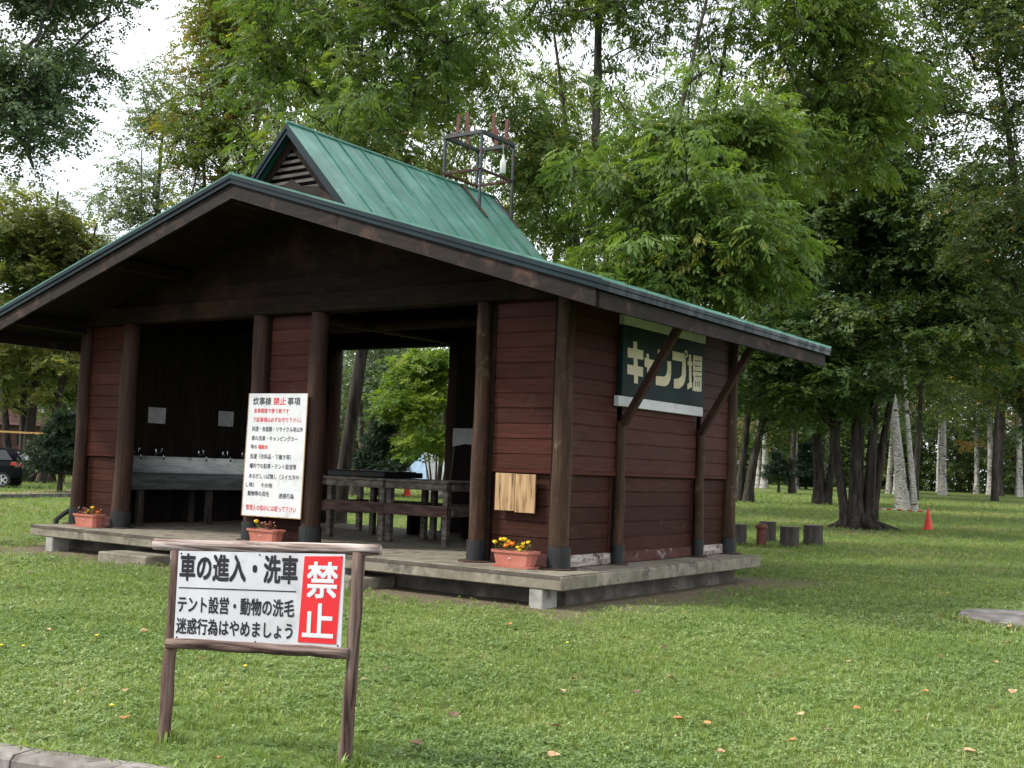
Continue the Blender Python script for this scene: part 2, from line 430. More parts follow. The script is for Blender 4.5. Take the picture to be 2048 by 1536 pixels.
MAT['asphalt'] = simple('asphalt', [(0.3, (0.035, 0.035, 0.036)), (0.7, (0.075, 0.074, 0.072))], (30, 30, 30), 1.0, 10, 0.9, 0.5, 0.005)
MAT['kerb'] = simple('kerb_concrete', [(0.3, (0.1364, 0.1209, 0.1085)), (0.55, (0.1922, 0.1736, 0.1581)), (0.75, (0.248, 0.2294, 0.2139))],
                     (5, 5, 5), 1.0, 12, 0.88, 0.4, 0.004, 0.35, 0.2, spots=((0.11, 0.095, 0.08), 7.0, 0.56, 0.72))
MAT['stone'] = simple('grey_stone', [(0.3, (0.0816, 0.0748, 0.068)), (0.55, (0.136, 0.1258, 0.119)), (0.75, (0.1972, 0.1836, 0.1768))],
                      (4, 4, 4), 1.0, 12, 0.9, 0.5, 0.01, 0, 0.2, spots=((0.21, 0.195, 0.185), 5, 0.6, 0.85))

def roof_mat(name, lo, mid, hi, spec=0.55, radd=0.0):
    m, nt, out = new_mat(name)
    v = coords(nt, (1.4, 1.4, 1.4))
    a = noise(nt, v, 1.0, 9, 0.62, 0.4)
    col = ramp(nt, [(0.3, lo), (0.5, mid), (0.72, hi)]); nt.links.new(a, col.inputs[0])
    b = noise(nt, coords(nt, (0.6, 6, 0.6)), 1.0, 6, 0.6)
    r = ramp(nt, [(0.4, (0.30 + radd,) * 3), (0.6, (0.50 + radd,) * 3)]); nt.links.new(b, r.inputs[0])
    st = noise(nt, coords(nt, (0.7, 9, 0.7)), 1.0, 8, 0.7, 0.2)
    sr = ramp(nt, [(0.40, (0.72, 0.74, 0.75)), (0.5, (1, 1, 1)), (0.62, (1.22, 1.18, 1.20))]); nt.links.new(st, sr.inputs[0])
    cc = mixc(nt, col.outputs[0], sr.outputs[0], 1.0, 'MULTIPLY')
    dr = ramp(nt, [(0.60, (0, 0, 0)), (0.70, (0.55, 0.55, 0.55))]); nt.links.new(noise(nt, coords(nt, (5, 5, 5)), 1.0, 10, 0.75), dr.inputs[0])
    cc = mixc(nt, cc, tuple(min(1, q * 1.6) for q in hi), dr.outputs[0])
    finish(nt, out, cc, r.outputs[0], a, 0.06, 0.01, 0.0, spec)
    return m
MAT['roof'] = roof_mat('green_roof_metal', (0.025, 0.118, 0.083), (0.042, 0.158, 0.116), (0.10, 0.24, 0.192))
MAT['roof_trim'] = roof_mat('dark_green_trim', (0.001, 0.008, 0.012), (0.0015, 0.012, 0.017), (0.003, 0.018, 0.024), 0.2, 0.1)

def leaf_mat(name, stops, trans=0.5, rough=0.5):
    m, nt, out = new_mat(name)
    r = ramp(nt, stops); nt.links.new(attr(nt), r.inputs[0])
    p = nd(nt, 'ShaderNodeBsdfPrincipled'); nt.links.new(r.outputs[0], p.inputs['Base Color'])
    p.inputs['Roughness'].default_value = rough; p.inputs['Specular IOR Level'].default_value = 0.35
    t = nd(nt, 'ShaderNodeBsdfTranslucent')
    tc = mixc(nt, r.outputs[0], (1.25, 1.25, 0.55), 1.0, 'MULTIPLY'); nt.links.new(tc, t.inputs[0])
    mx = nd(nt, 'ShaderNodeMixShader'); mx.inputs[0].default_value = trans
    nt.links.new(p.outputs[0], mx.inputs[1]); nt.links.new(t.outputs[0], mx.inputs[2]); nt.links.new(mx.outputs[0], out.inputs[0])
    return m
LEAF = {
    'ash': leaf_mat('ash_leaf', [(0.0, (0.06726, 0.1182, 0.0284)), (0.45, (0.1121, 0.1841, 0.04152)), (0.85, (0.1738, 0.247, 0.05462)), (1.0, (0.2802, 0.2616, 0.06009))]),
    'walnut': leaf_mat('walnut_leaf', [(0.0, (0.06171, 0.1119, 0.03135)), (0.5, (0.1043, 0.1718, 0.0418)), (0.85, (0.1596, 0.2148, 0.05016)), (1.0, (0.2554, 0.2247, 0.05225))]),
    'poplar': leaf_mat('poplar_leaf', [(0.0, (0.0648, 0.1069, 0.05508)), (0.6, (0.1134, 0.1652, 0.081)), (1.0, (0.1782, 0.235, 0.1069))], 0.3),
    'autumn': leaf_mat('autumn_leaf', [(0.0, (0.095, 0.135, 0.042)), (0.5, (0.17, 0.2, 0.064)), (0.8, (0.25, 0.24, 0.08)), (1.0, (0.33, 0.2, 0.07))]),
    'katsura': leaf_mat('katsura_leaf', [(0.0, (0.0625, 0.1105, 0.0264)), (0.4, (0.1187, 0.156, 0.033)), (0.75, (0.2, 0.182, 0.0385)), (1.0, (0.3125, 0.143, 0.0385))]),
    'maple': leaf_mat('maple_leaf', [(0.0, (0.0374, 0.07415, 0.02565)), (0.5, (0.0646, 0.1141, 0.0342)), (0.9, (0.119, 0.1783, 0.0456)), (1.0, (0.272, 0.2282, 0.04987))], 0.36),
    'birch': leaf_mat('birch_leaf', [(0.0, (0.0432, 0.08004, 0.02904)), (0.5, (0.0792, 0.1242, 0.0396)), (0.9, (0.144, 0.1863, 0.0528)), (1.0, (0.3456, 0.1932, 0.0528))], 0.36),
    'lime': leaf_mat('young_maple_leaf', [(0.0, (0.1029, 0.1833, 0.033)), (0.5, (0.1815, 0.2803, 0.0462)), (1.0, (0.3267, 0.3665, 0.066))], 0.5),
    'pine': leaf_mat('pine_needle', [(0.0, (0.014, 0.032, 0.018)), (0.6, (0.026, 0.052, 0.026)), (1.0, (0.050, 0.085, 0.034))], 0.15),
    'wood': leaf_mat('woodland_leaf', [(0.0, (0.02904, 0.06072, 0.02376)), (0.5, (0.066, 0.1122, 0.03696)), (0.85, (0.132, 0.1914, 0.0462)), (1.0, (0.264, 0.1848, 0.0462))], 0.4),
    'grass': leaf_mat('grass_blade', [(0.0, (0.1146, 0.17, 0.04389)), (0.45, (0.1927, 0.2781, 0.07315)), (0.75, (0.276, 0.3605, 0.1149)), (0.92, (0.3854, 0.3811, 0.1724)), (1.0, (0.4791, 0.4017, 0.2403))], 0.35, 0.55),
    'clover': leaf_mat('clover_leaf', [(0.0, (0.1001, 0.1733, 0.05225)), (0.6, (0.1884, 0.273, 0.08883)), (1.0, (0.3768, 0.441, 0.209))], 0.3, 0.5),
}
def birch_bark():
    m, nt, out = new_mat('birch_bark')
    a = noise(nt, coords(nt, (2.6, 2.6, 5.0)), 1.0, 8, 0.72, 1.0)
    b = noise(nt, coords(nt, (7, 7, 26)), 1.0, 5, 0.6)
    c1 = ramp(nt, [(0.38, (0.19, 0.18, 0.17)), (0.6, (0.48, 0.46, 0.435))]); nt.links.new(b, c1.inputs[0])
    r = ramp(nt, [(0.405, (1, 1, 1)), (0.46, (0, 0, 0))]); nt.links.new(a, r.inputs[0])
    c = mixc(nt, c1.outputs[0], (0.035, 0.03, 0.028), r.outputs[0])
    finish(nt, out, c, 0.8, a, 0.5, 0.02, 0, 0.2)
    return m
MAT['birch_bark'] = birch_bark()

def ground_mat():
    m, nt, out = new_mat('mown_lawn')
    v = coords(nt)
    big = noise(nt, v, 0.22, 5, 0.6, 0.5); mid = noise(nt, v, 1.6, 6, 0.65); fine = noise(nt, v, 26, 6, 0.7); vfine = noise(nt, v, 90, 4, 0.7)
    g = ramp(nt, [(0.36, (0.032, 0.058, 0.014)), (0.5, (0.085, 0.130, 0.032)), (0.66, (0.19, 0.235, 0.070))])
    f = math_n(nt, 'ADD', math_n(nt, 'MULTIPLY', fine, 0.6), math_n(nt, 'MULTIPLY', vfine, 0.4)); nt.links.new(f, g.inputs[0])
    dry = ramp(nt, [(0.36, (0.10, 0.095, 0.028)), (0.64, (0.26, 0.22, 0.085))]); nt.links.new(f, dry.inputs[0])
    dm = ramp(nt, [(0.49, (0, 0, 0)), (0.62, (0.8, 0.8, 0.8))])
    nt.links.new(math_n(nt, 'ADD', math_n(nt, 'MULTIPLY', big, 0.55), math_n(nt, 'MULTIPLY', mid, 0.45)), dm.inputs[0])
    c = mixc(nt, g.outputs[0], dry.outputs[0], dm.outputs[0])
    # bare earth round the shelter's slab and under the big maple
    sep = nd(nt, 'ShaderNodeSeparateXYZ'); nt.links.new(v, sep.inputs[0])
    dx = math_n(nt, 'SUBTRACT', math_n(nt, 'ABSOLUTE', math_n(nt, 'ADD', sep.outputs[0], 5.28)), 5.28)
    dy = math_n(nt, 'SUBTRACT', math_n(nt, 'ABSOLUTE', math_n(nt, 'SUBTRACT', sep.outputs[1], 2.97)), 2.97)
    d = math_n(nt, 'MAXIMUM', dx, dy)
    d = math_n(nt, 'ADD', d, math_n(nt, 'MULTIPLY', math_n(nt, 'SUBTRACT', mid, 0.5), 1.6))
    em = nd(nt, 'ShaderNodeMapRange'); em.inputs['From Min'].default_value = 1.25; em.inputs['From Max'].default_value = 0.05
    nt.links.new(d, em.inputs['Value'])
    earth = ramp(nt, [(0.36, (0.045, 0.034, 0.024)), (0.5, (0.125, 0.098, 0.064)), (0.62, (0.25, 0.215, 0.15))]); nt.links.new(f, earth.inputs[0])
    c = mixc(nt, c, earth.outputs[0], em.outputs[0])
    dist = nd(nt, 'ShaderNodeVectorMath', operation='DISTANCE'); nt.links.new(v, dist.inputs[0]); dist.inputs[1].default_value = (-4.6, 24.6, 0)
    em2 = nd(nt, 'ShaderNodeMapRange'); em2.inputs['From Min'].default_value = 2.6; em2.inputs['From Max'].default_value = 0.6
    nt.links.new(math_n(nt, 'ADD', dist.outputs['Value'], math_n(nt, 'MULTIPLY', mid, 1.2)), em2.inputs['Value'])
    c = mixc(nt, c, earth.outputs[0], em2.outputs[0])
    finish(nt, out, c, 0.9, f, 0.7, 0.03, 0, 0.15)
    return m
MAT['lawn'] = ground_mat()

# ------------------------------------------------------------------ ground, kerb, road
KE = Vector((0.9665, 0.2567, 0)); KN = Vector((-0.2567, 0.9665, 0)); K0 = Vector((1.73, -7.895, 0))
def kp(s, n, z=0.0):
    p = K0 + KE * s + KN * n
    return Vector((p.x, p.y, z))
def build_lawn():
    s_vals = np.concatenate([-np.geomspace(30, 500, 26)[::-1], np.linspace(-29, 29, 88), np.geomspace(30, 500, 26)])
    n_vals = np.concatenate([np.linspace(0.0, 30, 90), np.geomspace(30.8, 650, 70)])
    S, N = np.meshgrid(s_vals, n_vals)
    X = K0.x + KE.x * S + KN.x * N; Y = K0.y + KE.y * S + KN.y * N
    Z = terr(X, Y) + 0.012 * np.sin(X * 1.3 + 0.7) * np.sin(Y * 1.1) * np.clip(N - 0.5, 0, 1) - 0.012 * np.clip(N - 0.5, 0, 1)
    co = np.stack([X.ravel(), Y.ravel(), Z.ravel()], 1)
    w = len(s_vals); i, j = np.meshgrid(np.arange(len(n_vals) - 1), np.arange(w - 1), indexing='ij')
    a = (i * w + j).ravel(); q = np.stack([a, a + 1, a + w + 1, a + w], 1)
    o = np_mesh('lawn', co, q, MAT['lawn']); o['kind'] = 'structure'
    o.data.polygons.foreach_set('use_smooth', [True] * len(q))
build_lawn()
mb = MB()
s = -30.0; rk = random.Random(4)
off = 0.515
while s < 30:
    mb.tint = rk.uniform(0.2, 0.8)
    a, b = s + 0.006 + off - 0.6, s + 0.594 + off - 0.6
    dz = rk.uniform(-0.004, 0.004)
    prof = [(0.0, -0.25), (0.0, 0.055 + dz), (-0.165, 0.055 + dz), (-0.195, 0.03 + dz), (-0.215, -0.25)]
    mb.prism([kp(a, n, z) for n, z in prof], KE * (b - a))
    s += 0.6
k = mb.build('kerb', MAT['kerb']); k['kind'] = 'structure'
mb = MB(); mb.flat([kp(-500, -0.2, -0.13), kp(500, -0.2, -0.13), kp(500, -500, -0.13), kp(-500, -500, -0.13)])
r_ = mb.build('road', MAT['asphalt']); r_['kind'] = 'structure'
# edging of the far path on the left
mb = MB()
pa, pb = Vector((-27.2, 4.0, 0)), Vector((-28.2, 22.0, 0))
for i in range(18):
    p0, p1 = pa.lerp(pb, i / 18 + 0.001), pa.lerp(pb, (i + 1) / 18 - 0.001)
    z = float(terr((p0.x + p1.x) / 2, (p0.y + p1.y) / 2))
    mb.tint = rk.uniform(0.1, 0.5)
    mb.beam(p0 + Vector((0, 0, z + 0.03)), p1 + Vector((0, 0, z + 0.03)), 0.16, 0.18, 0.012)
MAT['path'] = simple('dry_trodden_ground', [(0.3, (0.11, 0.10, 0.045)), (0.55, (0.20, 0.165, 0.085)), (0.75, (0.28, 0.23, 0.13))], (0.9, 0.9, 0.9), 1.0, 12, 0.95, 0.4, 0.02)
mbp = MB(); vs_, NI, NJ = [], 40, 6
for i_ in range(NI + 1):
    for j_ in range(NJ + 1):
        y_ = 2.0 + 24.0 * i_ / NI; x_ = -27.2 - (y_ - 4) / 18.0 - 0.1 - j_ / NJ * (3.6 + 0.5 * math.sin(y_ * 0.9))
        vs_.append((x_, y_, float(terr(x_, y_)) + 0.012))
mbp.add(vs_, [(i_ * (NJ + 1) + j_, i_ * (NJ + 1) + j_ + 1, (i_ + 1) * (NJ + 1) + j_ + 1, (i_ + 1) * (NJ + 1) + j_) for i_ in range(NI) for j_ in range(NJ)])
pth_ = mbp.build('path', MAT['path']); pth_['kind'] = 'structure'
k2 = mb.build('path_edging', MAT['stone']); k2['kind'] = 'structure'


# ------------------------------------------------------------------ the cooking shelter
SL = 0.40                      # top of the slab
RX, ZA, ZE, XE = -5.283, 5.632, 3.776, 0.82
PITCH = (ZA - ZE) / (XE - RX)
YF, YB = -0.723, 6.694
def zroof(x): return ZA - PITCH * abs(x - RX)
XL = 2 * RX - XE

sh = thing('cooking_shelter', 'dark red timber cooking shelter with green metal roof on a concrete slab', 'shelter', (-5.28, 2.97, 0))
rs = random.Random(11)

mb = MB(); mb.box((-10.566, 0, 0.222), (0, 5.945, 0.385), 0.012); mb.box((-10.545, 0.021, 0.3852), (-0.021, 5.924, SL), 0.006)
slab = mb.build('foundation_slab', [MAT['concrete']], sh)
mb = MB(); mb.box((-10.56, -0.006, 0.352), (-0.03, -0.0005, 0.397)); mb.build('edge_strip', MAT['edge'], slab)
mb = MB(); mb.box((-10.3, 0.55, -0.1), (-0.28, 5.6, 0.2218), 0.004); mb.build('footing_wall', MAT['footing'], sh)
for x in (-10.05, -6.9, -3.6, -0.37):
    mb = MB(); mb.box((x - 0.1, 0.015, -0.1), (x + 0.1, 0.34, 0.2215), 0.012); mb.build('pier', MAT['concrete_pale'], sh)

def post(x, y, z1, r0, r1, sleeve=0.28, rs_=1.12, plate=0.24, mat='log', sleeve_on=True, dark=False):
    mb = MB(); k = 12
    ph = rs.uniform(0, 6)
    pts = [(x + 0.006 * math.sin(ph + i * 1.1), y + 0.006 * math.cos(ph + i * 0.9), SL + 0.01 + (z1 - SL - 0.01) * i / (k - 1)) for i in range(k)]
    mb.tube(pts, [r0 + (r1 - r0) * i / (k - 1) + rs.uniform(-0.003, 0.003) for i in range(k)], 16, wob=0.012, rng=rs)
    p = mb.build('post', MAT[mat], sh, smooth=True)
    if sleeve_on:
        mb = MB(); mb.lathe((x, y, SL), [(r0 * rs_, 0.0), (r0 * rs_, sleeve), (r0 * rs_ - 0.012, sleeve + 0.004), (r0 * 0.9, sleeve + 0.004)], 20)
        mb.build('steel_sleeve', MAT['sleeve'], p, smooth=False)
        mb = MB(); mb.lathe((x, y, SL), [(plate, 0.002), (plate, 0.014), (plate - 0.01, 0.018), (0.02, 0.019)], 24)
        mb.build('base_plate', MAT['rust'], p)
    return p
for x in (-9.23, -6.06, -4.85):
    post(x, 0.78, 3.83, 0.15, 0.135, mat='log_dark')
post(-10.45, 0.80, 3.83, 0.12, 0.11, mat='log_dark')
post(-1.83, 0.78, 3.83, 0.118, 0.10)
post(-0.535, 0.76, 3.95, 0.135, 0.115)
for y, r in ((2.14, 0.078), (4.62, 0.076)):
    post(-0.47, y, 2.33, r, r * 0.93, 0.26, 1.2, 0.15)
post(-0.52, 5.80, 3.95, 0.13, 0.115, 0.26)
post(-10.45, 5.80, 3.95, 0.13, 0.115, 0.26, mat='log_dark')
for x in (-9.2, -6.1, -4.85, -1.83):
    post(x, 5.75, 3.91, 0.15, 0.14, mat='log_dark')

nails = []
def boards(mb, a, b, z0, z1, n_out, pitch=0.19, th=0.03, groove=0.012, plain=False):
    """horizontal boards between plan points a and b; n_out points out of the wall"""
    a = Vector((a[0], a[1], 0)); b = Vector((b[0], b[1], 0)); n = Vector((n_out[0], n_out[1], 0))
    k = max(1, round((z1 - z0) / pitch)); h = (z1 - z0) / k
    for i in range(k):
        q0, q1 = z0 + i * h, z0 + (i + 1) * h
        mb.tint = rs.uniform(0.15, 0.85)
        e = rs.uniform(-0.0015, 0.0015)
        L_ = (b - a).length
        if L_ > 0.5:
            for s_ in [0.04] + ([L_ / 2] if L_ > 1.5 else []) + [L_ - 0.04]:
                c_ = a + (b - a) * (s_ / L_) + n * (th + e + 0.0005) + Vector((0, 0, q0 + 0.045 + rs.uniform(-0.01, 0.01)))
                nails.append((c_, n))
        prof = [(0, q0), (th + e, q0), (th + e, q1 - groove - 0.008), (th - 0.013, q1 - groove), (th - 0.013, q1), (0, q1)]
        mb.prism([a + n * d + Vector((0, 0, z)) for d, z in prof], b - a)
ZT = 1.64
def bay(a, b, n, top, low=True, pitch=0.194, skirt=None):
    """one panel of the outer wall: upper boards, lower boards set back, skirting plank"""
    a = Vector((a[0], a[1], 0)); b = Vector((b[0], b[1], 0)); n = Vector((n[0], n[1], 0))
    mb = MB(); boards(mb, a, b, ZT, top, n, pitch)
    mb.tint = 0.8
    mb.prism([a + n * d + Vector((0, 0, z)) for d, z in ((0, ZT - 0.05), (0.036, ZT - 0.05), (0.040, ZT - 0.004), (0, ZT - 0.004))], b - a)
    w = mb.build('wall_panel', MAT['siding'], sh)
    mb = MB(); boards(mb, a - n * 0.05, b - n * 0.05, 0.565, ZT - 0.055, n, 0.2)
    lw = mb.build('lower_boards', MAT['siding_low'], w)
    mbn = MB()
    for c_, n_ in nails:
        d_ = Vector((-n_.y, n_.x, 0)) * 0.0045
        mbn.add([c_ - d_ - Vector((0, 0, 0.0045)), c_ + d_ - Vector((0, 0, 0.0045)), c_ + d_ + Vector((0, 0, 0.0045)), c_ - d_ + Vector((0, 0, 0.0045))], [(0, 1, 2, 3)])
    nails.clear()
    nl = mbn.build('nail_heads', MAT['rust'], w); nl['kind'] = 'stuff'
    mb = MB(); mb.tint = 0.5
    aa, bb = a - n * 0.045, b - n * 0.045
    mb.prism([aa + n * d + Vector((0, 0, z)) for d, z in ((0, SL + 0.012), (0.045, SL + 0.012), (0.045, 0.55), (0.03, 0.56), (0, 0.56))], bb - aa)
    sk = mb.build('skirting_board', MAT[skirt or 'peeling'], w)
    return w
N_F, N_S = (0, -1), (1, 0)
bay((-10.36, 0.86), (-9.36, 0.86), N_F, 3.83)
mid_panel = bay((-5.93, 0.86), (-4.98, 0.86), N_F, 3.83)
bay((-1.72, 0.86), (-0.66, 0.86), N_F, 3.83)
bay((-0.53, 0.86), (-0.53, 2.07), N_S, 4.06, skirt='weathered')
bay((-0.53, 2.22), (-0.53, 4.53), N_S, 4.06)
bay((-0.53, 4.68), (-0.53, 5.70), N_S, 4.06, skirt='weathered')
# narrow upright trims beside the posts
for x0, x1 in ((-10.38, -10.33), (-9.42, -9.35), (-5.95, -5.90), (-5.03, -4.97), (-1.74, -1.66), (-0.74, -0.66)):
    mb = MB(); mb.tint = rs.random(); mb.box((x0, 0.815, 0.42), (x1, 0.8595, 3.829), 0.004); mb.build('upright_trim', MAT['dark_wood'], sh)
for y0, y1 in ((2.0, 2.06), (4.50, 4.56)):
    mb = MB(); mb.tint = rs.random(); mb.box((-0.579, y0, 0.42), (-0.535, y1, ZT - 0.06), 0.004); mb.build('upright_trim', MAT['siding_low'], sh)
# inner linings: vertical planks
def planks(mb, a, b, z0, z1, n, pw=0.2, th=0.02):
    a = Vector((a[0], a[1], 0)); b = Vector((b[0], b[1], 0)); n = Vector((n[0], n[1], 0)); L = (b - a).length; d = (b - a) / L
    k = max(1, round(L / pw)); w = L / k
    for i in range(k):
        mb.tint = rs.random()
        p0 = a + d * (i * w + 0.003); p1 = a + d * ((i + 1) * w - 0.003)
        mb.prism([p0 + Vector((0, 0, z0)), p1 + Vector((0, 0, z0)), p1 + Vector((0, 0, z1)), p0 + Vector((0, 0, z1))], n * (th + rs.uniform(-0.002, 0.002)))
mb = MB()
planks(mb, (-10.31, 0.95), (-10.31, 5.65), SL + 0.01, 4.05, (1, 0))
mb.box((-10.5, 0.9, SL + 0.01), (-10.32, 5.7, 4.06))
mb.build('side_wall', MAT['in_wood'], sh)
mb = MB(); planks(mb, (-0.60, 0.95), (-0.60, 5.65), SL + 0.01, 4.05, (-1, 0)); mb.box((-0.598, 0.9, SL + 0.01), (-0.585, 5.7, 4.06)); mb.build('inner_lining', MAT['in_wood'], sh)
mb = MB()
planks(mb, (-6.0, 5.68), (-0.66, 5.68), SL + 0.01, 3.9, (0, -1)); mb.box((-6.05, 5.682, SL + 0.01), (-0.64, 5.74, 3.9))
mb.build('rear_wall', MAT['in_wood'], sh)  # unseen right bay planked shut here to keep the interior dark
mb = MB(); planks(mb, (-10.3, 5.68), (-9.35, 5.68), SL + 0.01, 3.9, (0, -1)); mb.box((-10.3, 5.682, SL + 0.01), (-9.33, 5.74, 3.9))
mb.build('rear_wall', MAT['in_wood'], sh)

# beams, gable boarding, purlins
mb = MB(); mb.tint = 0.5; mb.box((-10.8, 0.665, 3.832), (-0.25, 0.93, 4.12), 0.015); mb.build('front_beam', MAT['dark_wood'], sh)
mb = MB(); mb.box((-10.8, 5.62, 3.902), (-0.25, 5.85, 4.14), 0.012); mb.build('rear_beam', MAT['dark_wood'], sh)
for x in (-10.45, -0.545):
    mb = MB(); mb.box((x - 0.08, -0.55, 4.062 if x > -5 else 4.07), (x + 0.08, 6.5, 4.07), 0.0); 
def gable(y, name):
    mb = MB(); z = 4.121
    while z < ZA - 0.24:
        z1 = min(z + 0.27, ZA - 0.17)
        mb.tint = rs.uniform(0.0, 1.0)
        w0 = (ZA - 0.165 - z) / PITCH; w1 = max(0.0, (ZA - 0.165 - z1) / PITCH)
        w0 = min(w0, 5.05); w1 = min(w1, 5.05)
        y0 = y + rs.uniform(-0.004, 0.004)
        mb.prism([(RX - w0, y0, z + 0.004), (RX + w0, y0, z + 0.004), (RX + w1, y0, z1), (RX - w1, y0, z1)], (0, 0.04, 0))
        z = z1
    return mb.build(name, MAT['dark_wood'], sh)
gable(0.80, 'gable_boards'); gable(5.72, 'rear_gable_boards')
for x, hh in ((-10.45, 0.16), (-7.9, 0.16), (RX, 0.2), (-2.65, 0.16), (-0.545, 0.16)):
    zt = zroof(x) - 0.165 - (0.03 if x == RX else 0.028)
    mb = MB(); mb.tint = 0.4; mb.box((x - 0.075, -0.56, zt - hh), (x + 0.075, 0.78, zt), 0.01); mb.box((x - 0.075, 0.85, zt - hh), (x + 0.075, 5.70, zt), 0.01)
    mb.build('purlin', MAT['dark_wood'], sh)
for x in (-6.06, -1.83):
    mb = MB(); mb.tube([(x, 0.95, 3.98), (x, 5.6, 4.0)], 0.1, 10); mb.build('tie_beam', MAT['log_dark'], sh, smooth=True)
mb = MB(); mb.tube([(-10.25, 3.3, 3.98), (-0.65, 3.3, 3.98)], 0.09, 10); mb.build('tie_beam', MAT['log_dark'], sh, smooth=True)

# main roof
def band(mb, top, bot, y0, y1, xr=XE, xl=XL):
    """inverted V band under the roof line, thickness between the two vertical offsets"""
    mb.prism([(RX, y0, ZA - top), (xr, y0, zroof(xr) - top), (xr, y0, zroof(xr) - bot), (RX, y0, ZA - bot)], (0, y1 - y0, 0))
    mb.prism([(RX, y0, ZA - top), (RX, y0, ZA - bot), (xl, y0, zroof(xl) - bot), (xl, y0, zroof(xl) - top)], (0, y1 - y0, 0))
mb = MB(); band(mb, 0.0, 0.016, YF, YB)
yy = YF + 0.02
ribs = [YF + 0.012 + i * 0.528 for i in range(15)]
for y in ribs:
    for sx in (1, -1):
        x1 = RX + sx * (XE - RX + 0.004); 
        mb.prism([(RX, y - 0.010, ZA - 0.004), (RX, y + 0.010, ZA - 0.004), (RX, y + 0.010, ZA + 0.022), (RX, y - 0.010, ZA + 0.022)], (x1 - RX, 0, -PITCH * abs(x1 - RX)))
mb.tube([(RX, YF - 0.003, ZA + 0.004), (RX, 0.3, ZA + 0.004)], 0.03, 8)
roof = mb.build('roof', MAT['roof'], sh)
mb = MB()
band(mb, 0.004, 0.062, YF - 0.006, YF + 0.03, XE + 0.003, XL - 0.003); band(mb, 0.066, 0.125, YF + 0.012, YF + 0.045, XE - 0.01, XL + 0.01)
for x, s in ((XE, 1), (XL, -1)):
    z = ZE
    mb.box((min(x, x - s * 0.03), YF + 0.031, z - 0.062), (max(x, x - s * 0.03), YB, z - 0.017)); mb.box((min(x - s * 0.012, x - s * 0.045), YF + 0.046, z - 0.125), (max(x - s * 0.012, x - s * 0.045), YB - 0.01, z - 0.066))
mb.build('roof_edge_trim', MAT['roof_trim'], roof)
mb = MB(); band(mb, 0.03, 0.155, YF + 0.11, YB - 0.06, XE - 0.12, XL + 0.12); mb.build('roof_deck', MAT['dark_wood'], roof)
for sx in (1, -1):
    mb = MB()
    xs = [0.0, 2.05, 4.1, XE - RX - 0.085]
    for i in range(3):
        mb.tint = rs.uniform(0.2, 0.9)
        a, b = RX + sx * (xs[i] + (0.002 if i else 0)), RX + sx * (xs[i + 1] - 0.002)
        dy = rs.uniform(-0.003, 0.003)
        mb.prism([(a, YF + 0.05 + dy, zroof(a) - 0.127), (b, YF + 0.05 + dy, zroof(b) - 0.127), (b, YF + 0.05 + dy, zroof(b) - 0.335), (a, YF + 0.05 + dy, zroof(a) - 0.335)], (0, 0.045, 0))
    mb.build('rake_board', MAT['fascia'], sh)
    mb = MB(); x = RX + sx * (XE - RX - 0.087)
    y = YF + 0.098
    for i in range(3):
        mb.tint = rs.uniform(0.2, 0.9)
        y1 = y + (YB - 0.08 - YF - 0.098) / 3
        mb.box((x - 0.02, y + 0.002, ZE - 0.315), (x + 0.02, y1 - 0.002, ZE - 0.127), 0.004); y = y1
    mb.build('eave_board', MAT['fascia'], sh)
# eave braces on the side wall
for y in (2.14, 4.58):
    mb = MB(); mb.tint = 0.7; mb.beam((-0.44, y, 2.28), (0.40, y, 3.66), 0.10, 0.11, 0.012, (0, 1, 0)); mb.build('eave_brace', MAT['fascia'] if y > 9 else MAT['log_dark'], sh)

# ventilation monitor on the ridge
MA, MZ, MS, MW = RX, 6.647, 1.067, 1.335
def mband(mb, top, bot, y0, y1, w=MW):
    for s in (1, -1):
        mb.prism([(MA, y0, MZ - top), (MA + s * w, y0, MZ - MS * w - top), (MA + s * w, y0, MZ - MS * w - bot), (MA, y0, MZ - bot)], (0, y1 - y0, 0))
mb = MB(); mband(mb, 0.0, 0.03, 0.307, 5.66)
for i in range(10):
    y = 0.876 + i * 0.538
    if y > 5.6: break
    for s in (1, -1):
        mb.prism([(MA, y - 0.010, MZ - 0.01), (MA, y + 0.010, MZ - 0.01), (MA, y + 0.010, MZ + 0.032), (MA, y - 0.010, MZ + 0.032)], (s * MW, 0, -MS * MW))
mb.tube([(MA, 0.30, MZ + 0.012), (MA, 5.665, MZ + 0.012)], 0.028, 8)
mon = mb.build('roof_monitor', MAT['roof'], sh)
mb = MB(); mband(mb, 0.006, 0.085, 0.30, 0.335, MW + 0.004); mband(mb, 0.09, 0.17, 0.318, 0.36, MW - 0.02); mb.build('monitor_trim', MAT['roof_trim'], mon)
mb = MB(); mband(mb, 0.006, 0.085, 5.632, 5.667, MW + 0.004)
mb.build('monitor_trim', MAT['roof_trim'], mon)
mb = MB()
for s in (1, -1):
    mb.tint = 0.5
    mb.prism([(MA, 0.44, MZ - 0.175), (MA + s * (MW - 0.02), 0.44, MZ - 0.175 - MS * (MW - 0.02)), (MA + s * (MW - 0.02), 0.44, MZ - 0.33 - MS * (MW - 0.02)), (MA, 0.44, MZ - 0.37)], (0, 0.05, 0))
mb2 = MB(); mb2.prism([(MA, 5.5, MZ - 0.1), (MA + MW - 0.05, 5.5, 5.2), (MA - MW + 0.05, 5.5, 5.2)], (0, 0.05, 0)); mb2.build('rear_panel', MAT['dark_wood'], mon)
mb2 = MB(); mb2.prism([(MA, 0.62, MZ - 0.18), (MA + MW - 0.1, 0.62, 5.25), (MA - MW + 0.1, 0.62, 5.25)], (0, 0.02, 0)); mb2.build('vent_backing', MAT['in_wood'], mon)
vent = mb.build('vent_frame', MAT['dark_wood'], mon)
mb = MB()
z = 6.17
